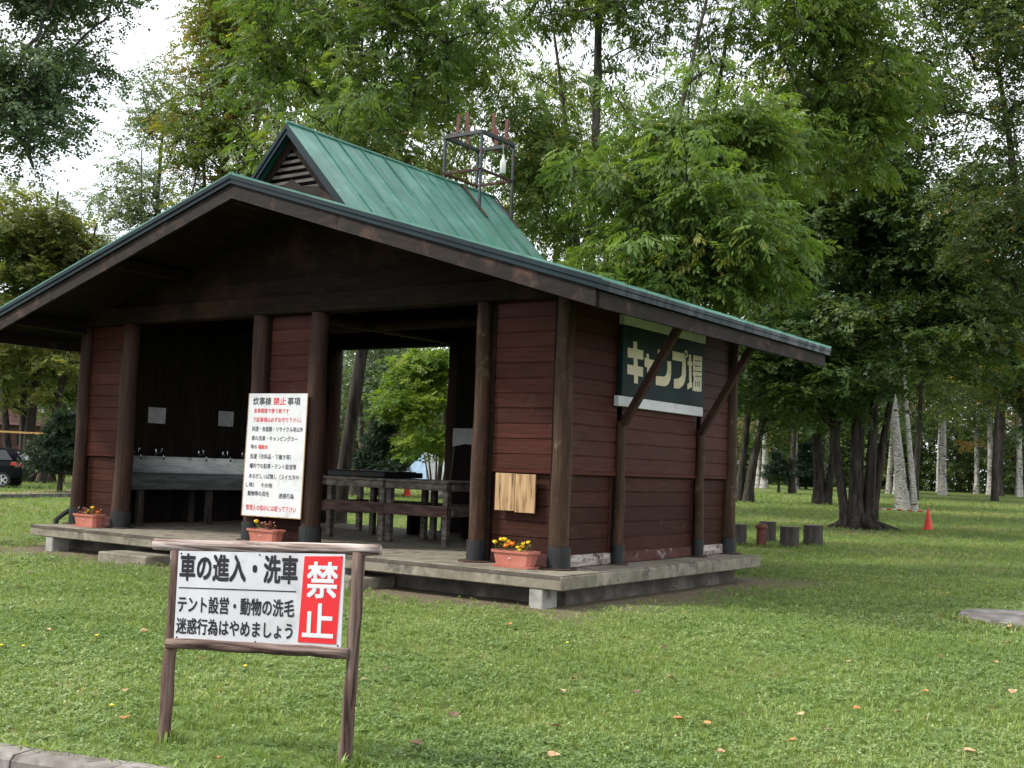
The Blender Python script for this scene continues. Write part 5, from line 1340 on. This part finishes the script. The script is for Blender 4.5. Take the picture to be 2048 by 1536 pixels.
# --- through the opening
b = ground_at(872, 988)
tree('young_maple', 'bright lime green young maple seen through the shelter opening', b,
     [(-1.2, 0.2, 5.2, 0.05, -0.25, 0), (-0.5, 0.3, 6, 0.05, -0.12, 0.1), (0.2, 0.2, 6.6, 0.10, 0.1, 0), (0.8, 0.2, 6, 0.05, 0.25, 0.1), (-1.8, 0.1, 4.6, 0.04, -0.35, 0.05)],
     [env(b, 770, 930, 690, 830, 50, 90), env(b, 740, 900, 760, 860, 49, 50), env(b, 790, 950, 840, 930, 49, 30), env(b, 820, 990, 640, 760, 50, 40)], 'lime', 'broad', 'bark_dark', seed=59, clump=0.5, sprigs=26, size=0.32, tint=0.4, tvar=0.25, flat=0.4)
b = at(735, 72)
tree('elm_tree', 'grey green tree with slanting trunks behind the topiary pine in the opening', b, [(1.0, 0.3, 12, 0.2, 0, 0), (-1.8, 0.2, 12, 0.22, -0.4, 0.1), (2.4, 0.2, 11, 0.16, 0.4, 0.1)],
     [env(b, 620, 900, 620, 860, 72, 130)], 'poplar', 'small', 'bark', seed=61, clump=1.1, sprigs=30, size=0.5, tint=0.6, tvar=0.2)

# --- topiary pines
def pine(label, P, h, w, layers, seed, skirt=0.3):
    envs = []
    for i in range(layers):
        f = i / max(1, layers - 1)
        r = w * (1 - 0.78 * f); z = h * (skirt + (0.94 - skirt) * f)
        envs.append((0.12 * w * math.sin(i * 2.1), 0.12 * w * math.cos(i * 1.7), z, r, r, h * 0.055, int(22 * (1 - 0.6 * f)) + 4))
    tree('topiary_pine', label, P, [(0.05, 0, h * 0.95, 0.07, 0, 0)], envs, 'pine', 'needle', 'bark_dark', 'tree', 'clipped pines on the lawn', seed, clump=w * 0.3, sprigs=34, size=w * 0.26, flat=0.4, tint=0.4, tvar=0.2, shell=0.6, up=0.0, twigs=0, ragged=0.05)
pine('small dark conical pine on the far lawn between the birch trunks', ground_at(1557, 986), 2.45, 1.1, 6, 71, 0.42)
pine('dark layered pine at the far left beside the parked car', at(122, 46), 2.9, 1.35, 5, 73, 0.34)
pine('dark cloud pruned pine seen through the shelter opening', ground_at(752, 990), 3.0, 1.35, 5, 75, 0.22)
pine('low dark pine beyond the second birch trunk on the right lawn', at(1612, 84), 3.2, 1.5, 5, 77, 0.15)

# --- birches
def birch(label, P, h, r, leanx, leany, crown, seed, extra=None, sprigs=20):
    stems = [(leanx, leany, h, r, 0, 0)] + (extra or [])
    return tree('birch_tree', label, P, stems, [crown], 'birch', 'small', 'birch_bark', 'tree', 'birches at the edge of the wood', seed, clump=1.0, sprigs=sprigs, size=0.5, tint=0.5, tvar=0.25, twigs=1, orange=0.06)
P = ground_at(1806, 1019)
birch('large white birch with a thick peeling trunk beside the traffic cone', P, 15, 0.29, -1.9, 0.2, (-1.2, 0, 11.0, 3.4, 3.4, 4.4, 120), 81, [(-0.85, 0.3, 9, 0.17, 0.45, 0.2)])
BW = [(1516, 975, 13, 0.20, -0.3, 'pale birch at the wood edge right beside the shelter corner post'), (1528, 976, 13, 0.27, -0.5, 'thick pale birch trunk just left of the conical pine'), (1591, 978, 14, 0.30, -0.5, 'stout grey birch standing right of the conical pine'),
      (1777, 987, 13, 0.20, 0.6, 'slim birch left of the big birch with a pinkish foot'), (1793, 988, 13, 0.24, 0.5, 'birch close behind the left side of the big birch'), (1876, 984, 14, 0.15, 0.3, 'thin white birch stem to the left of the ringed birch'), (1885, 990, 14, 0.28, 0.3, 'birch with dark ringed bark at mid distance right of the cone'),
      (1953, 987, 13, 0.22, -0.5, 'birch with a flared foot in the right background'), (1980, 989, 14, 0.27, 0.0, 'birch paired with a dark trunk near the right edge'), (2038, 993, 14, 0.28, 0.2, 'pale birch farthest right at the picture edge'), (1650, 972, 14, 0.25, 0.4, 'faint birch trunk seen between the dark maple trunks'), (1548, 968, 14, 0.24, 0.2, 'faint birch trunk behind the conical pine'), (1840, 978, 13, 0.2, 0.1, 'faint birch just right of the large white birch')]
for i, (px, py, h, r, lx, lab) in enumerate(BW):
    P = ground_at(px, py); r *= 0.85
    birch(lab, P, h, r, lx, 0.2, (lx * 0.6, 0, h * 0.62, 2.7, 2.7, h * 0.36, 52), 90 + i, None, 20)
b = at(1998, 90)
tree('dark_tree', 'dark trunk standing close beside the paired birch near the right edge', b, [(0.3, 0, 12, 0.3, 0, 0)], [(0, 0, 9, 3, 3, 3, 40)], 'maple', 'broad', 'bark_dark', seed=111, clump=1.1, sprigs=20, size=0.55, tint=0.5, tvar=0.25)

# --- the wood behind, one far mass
def woodland():
    rg = np.random.default_rng(123)
    n = 4800
    ang0 = math.atan2(FH[0], FH[1])
    a = ang0 + rg.uniform(-0.60, 0.56, n); d = rg.uniform(96, 128, n)
    z = rg.uniform(0, 1, n) ** 0.8 * (11 + 3.5 * np.sin(a * 23) + 2 * np.sin(a * 51 + 1))
    left = a < ang0 - 0.20
    z = np.where(left, z * 0.75, z)
    low = rg.uniform(0, 1, n) < 0.5
    z = np.where(low, rg.uniform(0, 6.0, n), z); d = np.where(low, rg.uniform(93, 112, n), d)
    c = np.stack([CAM[0] + np.sin(a) * d, CAM[1] + np.cos(a) * d, z + 1.0 + 0.3], 1)
    P, T = [], []
    m = 22
    off = rg.normal(size=(n, m, 3)) * np.array([1.0, 1.0, 0.6]) * 0.85
    P = (c[:, None, :] + off).reshape(-1, 3)
    tt = np.clip(0.5 + rg.normal(0, 0.26, n), 0, 1); T = np.repeat(tt, m)
    N = len(P)
    o = sprig_mesh('woodland', 'small', P, rg.uniform(0, 6.28, N), rg.normal(0.2, 0.4, N), rg.normal(0, 0.5, N), rg.uniform(0.55, 0.95, N), T, LEAF['wood'], rg)
    o['kind'] = 'stuff'; o['label'] = 'dense green wood far behind the lawn'
    mb = MB(); rp = random.Random(9)
    for i in range(210):
        an = ang0 + rp.uniform(-0.60, 0.56); dd = rp.uniform(95, 126); x, y = CAM[0] + math.sin(an) * dd, CAM[1] + math.cos(an) * dd
        r = rp.uniform(0.08, 0.2); lx = rp.uniform(-0.6, 0.6)
        mb.tube([(x, y, 0.8), (x + lx * 0.4, y, 5), (x + lx, y, rp.uniform(9, 13))], [r * 1.2, r, r * 0.4], 6, False)
    s = mb.build('woodland_trunks', MAT['bark'], None, smooth=True); s['kind'] = 'stuff'; s['label'] = 'thin trunks of the far wood'
woodland()

# ------------------------------------------------------------------ small things in the distance
rg_ = random.Random(77)
MAT['red_roof'] = simple('red_brown_roof', [(0.3, (0.0425, 0.014, 0.011)), (0.7, (0.075, 0.025, 0.02))], (2, 2, 8), 1, 6, 0.7, 0.2, 0.01)
MAT['pale_wall'] = simple('pale_wall', [(0.3, (0.42, 0.40, 0.37)), (0.7, (0.55, 0.53, 0.50))], (1, 1, 1), 1, 6, 0.8, 0.1, 0.01)
def hut(name, label, px0, px1, dist, wall_h, roof_h, wall, base_drop=0.0):
    a, b = at(px0, dist), at(px1, dist); d = (b - a); d.z = 0; L = d.length; d.normalize(); n = Vector((-d.y, d.x, 0)); z = a.z - 0.1
    t = thing(name, label, 'building', ((a.x + b.x) / 2, (a.y + b.y) / 2, z))
    A = Vector((a.x, a.y, z)); mb = MB(); W = 5.0
    mb.prism([A, A + d * L, A + d * L + n * W, A + n * W], (0, 0, wall_h)); mb.build('wall', MAT[wall], t)
    mb = MB(); e = 0.5; q = [A - d * e - n * e + Vector((0, 0, wall_h)), A - d * e + n * (W + e) + Vector((0, 0, wall_h)), A - d * e + n * W / 2 + Vector((0, 0, wall_h + roof_h))]
    mb.prism(q, d * (L + 2 * e)); mb.build('roof', MAT['red_roof'], t)
    mb = MB()
    k = max(2, int(L / 3))
    for i in range(k):
        s = L * (i + 0.5) / k
        p = A + d * (s - 0.5) - n * 0.02 + Vector((0, 0, wall_h * 0.45)); mb2 = MB(); mb2.prism([p, p + d * 1.0, p + d * 1.0 + Vector((0, 0, wall_h * 0.35)), p + Vector((0, 0, wall_h * 0.35))], n * 0.03); mb2.build('window', MAT['car_glass'], t)
hut('park_building', 'long low building with red brown roof and pale wall seen through the opening', 590, 1010, 97, 1.9, 1.2, 'pale_wall')
hut('park_building', 'reddish park building behind the trees beyond the parked car', -190, 90, 92, 2.6, 1.4, 'red_roof')
P = ground_at(806, 964)
MAT['tent_blue'] = simple('tent_blue', [(0.3, (0.32, 0.46, 0.66)), (0.7, (0.42, 0.56, 0.74))], (3, 3, 3), 1, 4, 0.6, 0.1, 0.004)
MAT['tarp_blue'] = simple('tarp_blue', [(0.3, (0.05, 0.16, 0.42)), (0.7, (0.10, 0.25, 0.55))], (6, 6, 6), 1, 4, 0.6, 0.3, 0.01)
t = thing('camping_tent', 'pale blue and white tent pitched on the far lawn seen through the opening', 'tent', P)
rt = Vector((RGT[0], RGT[1], 0)).normalized(); fw_ = Vector((FH[0], FH[1], 0))
top = P + rt * 1.2 + Vector((0, 0, 1.75)); 
mb = MB(); mb.add([P - rt * 0.55, P + rt * 1.35 - fw_ * 0.3, top, top + fw_ * 1.6, P - rt * 0.55 + fw_ * 2.0, P + rt * 1.4 + fw_ * 2], [(0, 1, 2), (0, 2, 3, 4), (1, 5, 3, 2), (0, 4, 5, 1), (4, 3, 5)]); mb.build('canvas', MAT['tent_blue'], t)
mb = MB(); mb.add([top + rt * 0.02, P + rt * 1.37 - fw_ * 0.3, P + rt * 3.0 + fw_ * 0.3, P + rt * 2.2 + fw_ * 0.6 + Vector((0, 0, 1.5)), P + rt * 1.42 + fw_ * 2, P + rt * 3.0 + fw_ * 2], [(0, 1, 2, 3), (3, 2, 5), (0, 3, 5, 4), (1, 4, 5, 2)]); mb.build('porch', MAT['white_board'], t)
P = ground_at(788, 968)
mb = MB(); rgp = random.Random(3)
mb.lathe(P, [(0.75, 0.0), (0.72, 0.25), (0.5, 0.38), (0.2, 0.42), (0.02, 0.43)], 12); tag(mb.build('blue_tarp', MAT['tarp_blue']), 'crumpled bright blue tarpaulin heaped in front of the tent', 'tarpaulin')
P = ground_at(880, 998)
mb = MB(); bm = bmesh.new(); bmesh.ops.create_icosphere(bm, subdivisions=3, radius=1.0)
for v in bm.verts:
    c = v.co; k = 1 + 0.12 * math.sin(c.x * 4 + 1) + 0.1 * math.sin(c.y * 5) + 0.08 * math.sin(c.z * 7 + c.x * 3)
    v.co = Vector((c.x * 0.75 * k, c.y * 0.5 * k, c.z * 0.38 * k))
mb.add([v.co + P + Vector((0, 0, 0.15)) for v in bm.verts], [[v.index for v in f.verts] for f in bm.faces]); bm.free()
tag(mb.build('boulder', MAT['stone'], None, True), 'grey boulder at the foot of the lime green maple behind the tables', 'boulder')
# driftwood beside the topiary at the left
P = ground_at(100, 964)
t = thing('driftwood', 'twisted brown driftwood roots lying under the topiary beyond the car', 'driftwood', P)
mb = MB()
for i in range(7):
    s = rg_.uniform(-0.9, 0.9); pts = [P + rt * (s + rg_.uniform(-.1, .1)) + Vector((0, 0, -0.05))]
    for k in range(4): pts.append(P + rt * (s + (k + 1) * rg_.uniform(-0.22, 0.22)) + fw_ * rg_.uniform(-0.3, 0.3) + Vector((0, 0, 0.12 + 0.55 * math.sin((k + 1) / 4 * 2.6) * rg_.uniform(0.5, 1))))
    mb.tube(pts, [0.12, 0.11, 0.09, 0.07, 0.03], 8, True, 0.1, rg_)
mb.build('roots', MAT['sign_log'], t, smooth=True)
mb = MB()
pa, pb = at(-60, 50), at(101, 47)
za, zb = height_at(-60, 858, 50), height_at(101, 866, 47)
mb.prism([Vector((pa.x, pa.y, za)), Vector((pb.x, pb.y, zb)), Vector((pb.x, pb.y, zb - 0.07)), Vector((pa.x, pa.y, za - 0.07))], fw_ * 0.02)
MAT['strap'] = simple('ochre_strap', [(0.3, (0.2275, 0.1235, 0.0325)), (0.7, (0.325, 0.195, 0.0585))], (9, 9, 9), 1, 3, 0.7, 0.1, 0.002)
tag(mb.build('barrier_strap', MAT['strap']), 'long ochre strap stretched between the trees above the parked car', 'strap')

# ------------------------------------------------------------------ grass, clover, litter
def blades():
    rg = np.random.default_rng(5)
    tuft = []
    for _ in range(6):
        q = []
        for i in range(8):
            a = rg.uniform(0, 6.28); r = rg.uniform(0, 0.032); L = rg.uniform(0.022, 0.052); w = rg.uniform(0.0035, 0.006); lean = rg.uniform(0.1, 1.0)
            bx, by = r * math.cos(a), r * math.sin(a); d = np.array([math.cos(a + rg.normal(0, .7)), math.sin(a + rg.normal(0, .7))]); s = np.array([-d[1], d[0]])
            p0 = np.array([bx, by, -0.004]); m = np.array([bx + d[0] * L * lean * 0.35, by + d[1] * L * lean * 0.35, L * 0.55]); e = np.array([bx + d[0] * L * lean, by + d[1] * L * lean, L * (1 - 0.35 * lean)])
            s3 = np.array([s[0], s[1], 0]) * w / 2
            q.append([p0 - s3, p0 + s3, m + s3, m - s3]); q.append([m - s3, m + s3, e + s3 * 0.15, e - s3 * 0.15])
        tuft.append(np.array(q))
    clo = []
    for _ in range(5):
        q = []
        for i in range(4):
            c = np.array([rg.uniform(-.03, .03), rg.uniform(-.03, .03), rg.uniform(0.018, 0.04)])
            a0 = rg.uniform(0, 6.28); tl = rg.normal(0, 0.3, 2)
            for k in range(3):
                a = a0 + k * 2.094; d = np.array([math.cos(a), math.sin(a), tl[0] * math.cos(a) + tl[1] * math.sin(a)])
                s = np.array([-math.sin(a), math.cos(a), 0]); L = rg.uniform(0.012, 0.019)
                q.append([c, c + d * L * 0.6 + s * L * 0.45, c + d * L * 1.05, c + d * L * 0.6 - s * L * 0.45])
        clo.append(np.array(q))
    ang0 = math.atan2(FH[0], FH[1])
    def scatter(r0, r1, dens, half=0.70):
        area = half * (r1 * r1 - r0 * r0); n = int(area * dens)
        r = np.sqrt(rg.uniform(r0 * r0, r1 * r1, n)); a = ang0 + rg.uniform(-half, half, n)
        return np.stack([CAM[0] + np.sin(a) * r, CAM[1] + np.cos(a) * r], 1)
    def keep(p):
        nn = (p[:, 0] - K0.x) * KN.x + (p[:, 1] - K0.y) * KN.y
        dx = np.abs(p[:, 0] + 5.28) - 5.28; dy = np.abs(p[:, 1] - 2.97) - 2.97; d = np.maximum(dx, dy)
        wob = 0.35 * np.sin(p[:, 0] * 2.1) * np.sin(p[:, 1] * 1.7 + p[:, 0])
        k = (nn > 0.02) & (rg.uniform(0.12, 1.25, len(p)) ** 1.2 < d + wob) & (d > 0.02)
        e = ((p[:, 0] - 4.72) / 1.2) ** 2 + ((p[:, 1] - 3.68) / 0.92) ** 2
        return k & (e > 1)
    def patch(p, f, ph): return 0.5 + 0.5 * np.sin(p[:, 0] * f + ph + 1.7 * np.sin(p[:, 1] * f * 0.7)) * np.sin(p[:, 1] * f * 1.1 + ph * 2 + 1.3 * np.sin(p[:, 0] * f * 0.6))
    def emit(name, tpl, pts, sc, mat, lab, t0, tv):
        V, T = [], []
        idx = rg.integers(0, len(tpl), len(pts)); yaw = rg.uniform(0, 6.28, len(pts))
        pa = patch(pts, 0.9, 0.4) * 0.5 + patch(pts, 2.7, 1.1) * 0.5
        for k, tp in enumerate(tpl):
            m = idx == k; p = pts[m]; s = sc[m] * rg.uniform(0.7, 1.3, m.sum()); c, sn_ = np.cos(yaw[m]), np.sin(yaw[m])
            X = tp[None, ..., 0] * c[:, None, None] - tp[None, ..., 1] * sn_[:, None, None]; Y = tp[None, ..., 0] * sn_[:, None, None] + tp[None, ..., 1] * c[:, None, None]
            Z = np.broadcast_to(tp[None, ..., 2], X.shape)
            S = s[:, None, None]
            gz = terr(p[:, 0], p[:, 1]) - 0.008
            V.append(np.stack([X * S + p[:, 0][:, None, None], Y * S + p[:, 1][:, None, None], Z * S + gz[:, None, None]], -1).reshape(-1, 3))
            dry = np.clip(patch(p, 0.45, 3.1) * 1.6 - 0.85, 0, 1)[:, None] * 0.30
            tt = t0 + dry + (pa[m][:, None] - 0.5) * 0.5 + rg.normal(0, tv, (m.sum(), 1)) + rg.normal(0, tv, (m.sum(), tp.shape[0]))
            T.append(tt.ravel())
        co = np.concatenate(V); o = np_mesh(name, co, np.arange(len(co)).reshape(-1, 4), mat, np.clip(np.concatenate(T), 0, 1))
        o['kind'] = 'stuff'; o['label'] = lab
    g, s = [], []
    for r0, r1, dn, sc in ((5.5, 9, 520, 0.95), (9, 14, 330, 1.0), (14, 22, 120, 1.25), (22, 42, 34, 1.6), (42, 74, 9, 2.4)):
        p = scatter(r0, r1, dn); p = p[keep(p)]; g.append(p); s.append(np.full(len(p), sc))
    ring = []
    for cx_, cy_, r_, n_ in [(o_.location.x, o_.location.y, 0.235, 46) for o_ in C.objects if o_.get('category') in ('stump', 'canister')] + [(CA.x, CA.y, 0.21, 40), (PL.x, PL.y, 0.05, 22), (PR.x, PR.y, 0.05, 22)]:
        a_ = rg.uniform(0, 6.28, n_); q_ = r_ + np.abs(rg.normal(0, 0.04, n_)); ring.append(np.stack([cx_ + np.cos(a_) * q_, cy_ + np.sin(a_) * q_], 1))
    a_ = rg.uniform(0, 6.28, 420); q_ = 1.02 + np.abs(rg.normal(0, 0.03, 420)); ring.append(np.stack([4.72 + 1.17 * q_ * np.cos(a_), 3.68 + 0.89 * q_ * np.sin(a_)], 1))
    sv = rg.uniform(-3, 3, 700); nv = np.abs(rg.normal(0, 0.03, 700)) - 0.012; ring.append(np.stack([K0.x + KE.x * sv + KN.x * nv, K0.y + KE.y * sv + KN.y * nv], 1))
    ring = np.concatenate(ring); g.append(ring); s.append(rg.uniform(1.3, 2.2, len(ring)))
    emit('grass', tuft, np.concatenate(g), np.concatenate(s), LEAF['grass'], 'short mown grass of the lawn', 0.42, 0.14)
    g, s = [], []
    for r0, r1, dn, sc in ((5.5, 9, 460, 1.0), (9, 14, 300, 1.1), (14, 24, 100, 1.4)):
        p = scatter(r0, r1, dn); k = keep(p) & (rg.uniform(0, 1, len(p)) < 0.15 + 1.1 * patch(p, 1.3, 2.0) ** 1.5); p = p[k]; g.append(p); s.append(np.full(len(p), sc))
    emit('clover', clo, np.concatenate(g), np.concatenate(s), LEAF['clover'], 'clover and low weeds growing in the lawn', 0.45, 0.16)
blades()
# fallen leaves and dandelions
MAT['dry_leaf'] = simple('dry_leaf_tan', [(0.3, (0.34, 0.20, 0.10)), (0.7, (0.52, 0.36, 0.21))], (20, 20, 20), 1, 5, 0.7, 0.3, 0.002)
MAT['dry_leaf_o'] = simple('dry_leaf_orange', [(0.3, (0.36, 0.15, 0.045)), (0.7, (0.46, 0.23, 0.075))], (20, 20, 20), 1, 5, 0.7, 0.3, 0.002)
MAT['dry_leaf_b'] = simple('dry_leaf_brown', [(0.3, (0.075, 0.045, 0.022)), (0.7, (0.15, 0.095, 0.05))], (20, 20, 20), 1, 5, 0.7, 0.3, 0.002)
def leaf_proto(mat, seed):
    rg = random.Random(seed); mb = MB(); n = 14; pts = []
    for i in range(n):
        a = 2 * math.pi * i / n; r = 0.038 * (1 + 0.22 * math.cos(a) - 0.12 * abs(math.sin(2 * a)) + rg.uniform(-.06, .06))
        pts.append((r * 1.25 * math.cos(a), r * math.sin(a), 0.016 + 0.35 * abs(r * math.sin(a)) + rg.uniform(0, .008)))
    mb.add([(0, 0, 0.012)] + pts, [(0, i + 1, (i + 1) % n + 1) for i in range(n)]); mb.tube([(-0.045, 0, 0.014), (-0.075, 0.006, 0.02)], 0.0016, 4)
    return mb, mat
KINDS = (('dry_leaf', 'pale tan curled dry leaf lying on the lawn', 'tan fallen leaves'), ('dry_leaf_o', 'orange autumn leaf lying on the lawn', 'orange fallen leaves'), ('dry_leaf_b', 'dark brown shrivelled leaf lying on the lawn', 'brown fallen leaves'))
SPOTS = {'dry_leaf': [(1107, 1462), (1147, 1365), (1125, 1392), (1795, 1432), (2020, 1260), (2026, 1393), (1602, 1440), (96, 1268), (1440, 1512), (1103, 1525), (250, 1390), (2016, 1292), (290, 1270), (727, 1368), (1935, 1515), (1340, 1360), (1700, 1330), (1990, 1330)],
         'dry_leaf_o': [(1359, 1450), (440, 1526), (1712, 1426), (1415, 1457), (1585, 1490), (250, 1449), (700, 1240), (1020, 1255), (1850, 1390)],
         'dry_leaf_b': [(1485, 1437), (1270, 1393), (188, 1395), (112, 1380), (770, 1347), (363, 1304), (1950, 1352), (1735, 1362), (1880, 1320), (1330, 1300), (40, 1180), (60, 1150), (905, 1440), (835, 1500), (1650, 1470)]}
rg = random.Random(8)
for mat, lab, grp in KINDS:
    protos = []
    for k in range(3):
        protos.append(leaf_proto(mat, 100 + k + 10 * len(mat)))
    meshes = []
    for i, (px, py) in enumerate(SPOTS[mat]):
        P = ground_at(px, py)
        if i < 3:
            o = protos[i][0].build('fallen_leaf', MAT[mat]); meshes.append(o)
        else:
            o = meshes[i % 3].copy(); C.objects.link(o)
        tag(o, lab, 'fallen leaf', grp)
        o.location = P + Vector((0, 0, 0.018)); o.rotation_euler = (rg.uniform(-.25, .25), rg.uniform(-.25, .25), rg.uniform(0, 6.28)); s = rg.uniform(0.55, 0.95); o.scale = (s, s, s)
first = None
for px, py in ((46, 1305), (2, 1303), (193, 1283), (223, 1427), (1134, 1297), (1352, 1180), (1895, 1192), (490, 1345)):
    P = ground_at(px, py)
    if first is None:
        first = thing('dandelion', 'yellow dandelion flower in the lawn', 'flower', P, 'dandelions in the lawn')
        mb = MB(); mb.lathe((0, 0, 0.045), [(0.004, 0), (0.014, 0.005), (0.015, 0.009), (0.009, 0.013), (0.002, 0.014)], 12); mb.build('flower_head', FL['yellow'], first, local=True)
        mb = MB(); mb.tube([(0, 0, -0.01), (0.002, 0, 0.046)], 0.002, 5); mb.build('stem', FL['olive'], first, local=True)
    else:
        c = copy_tree(first); c.location = P
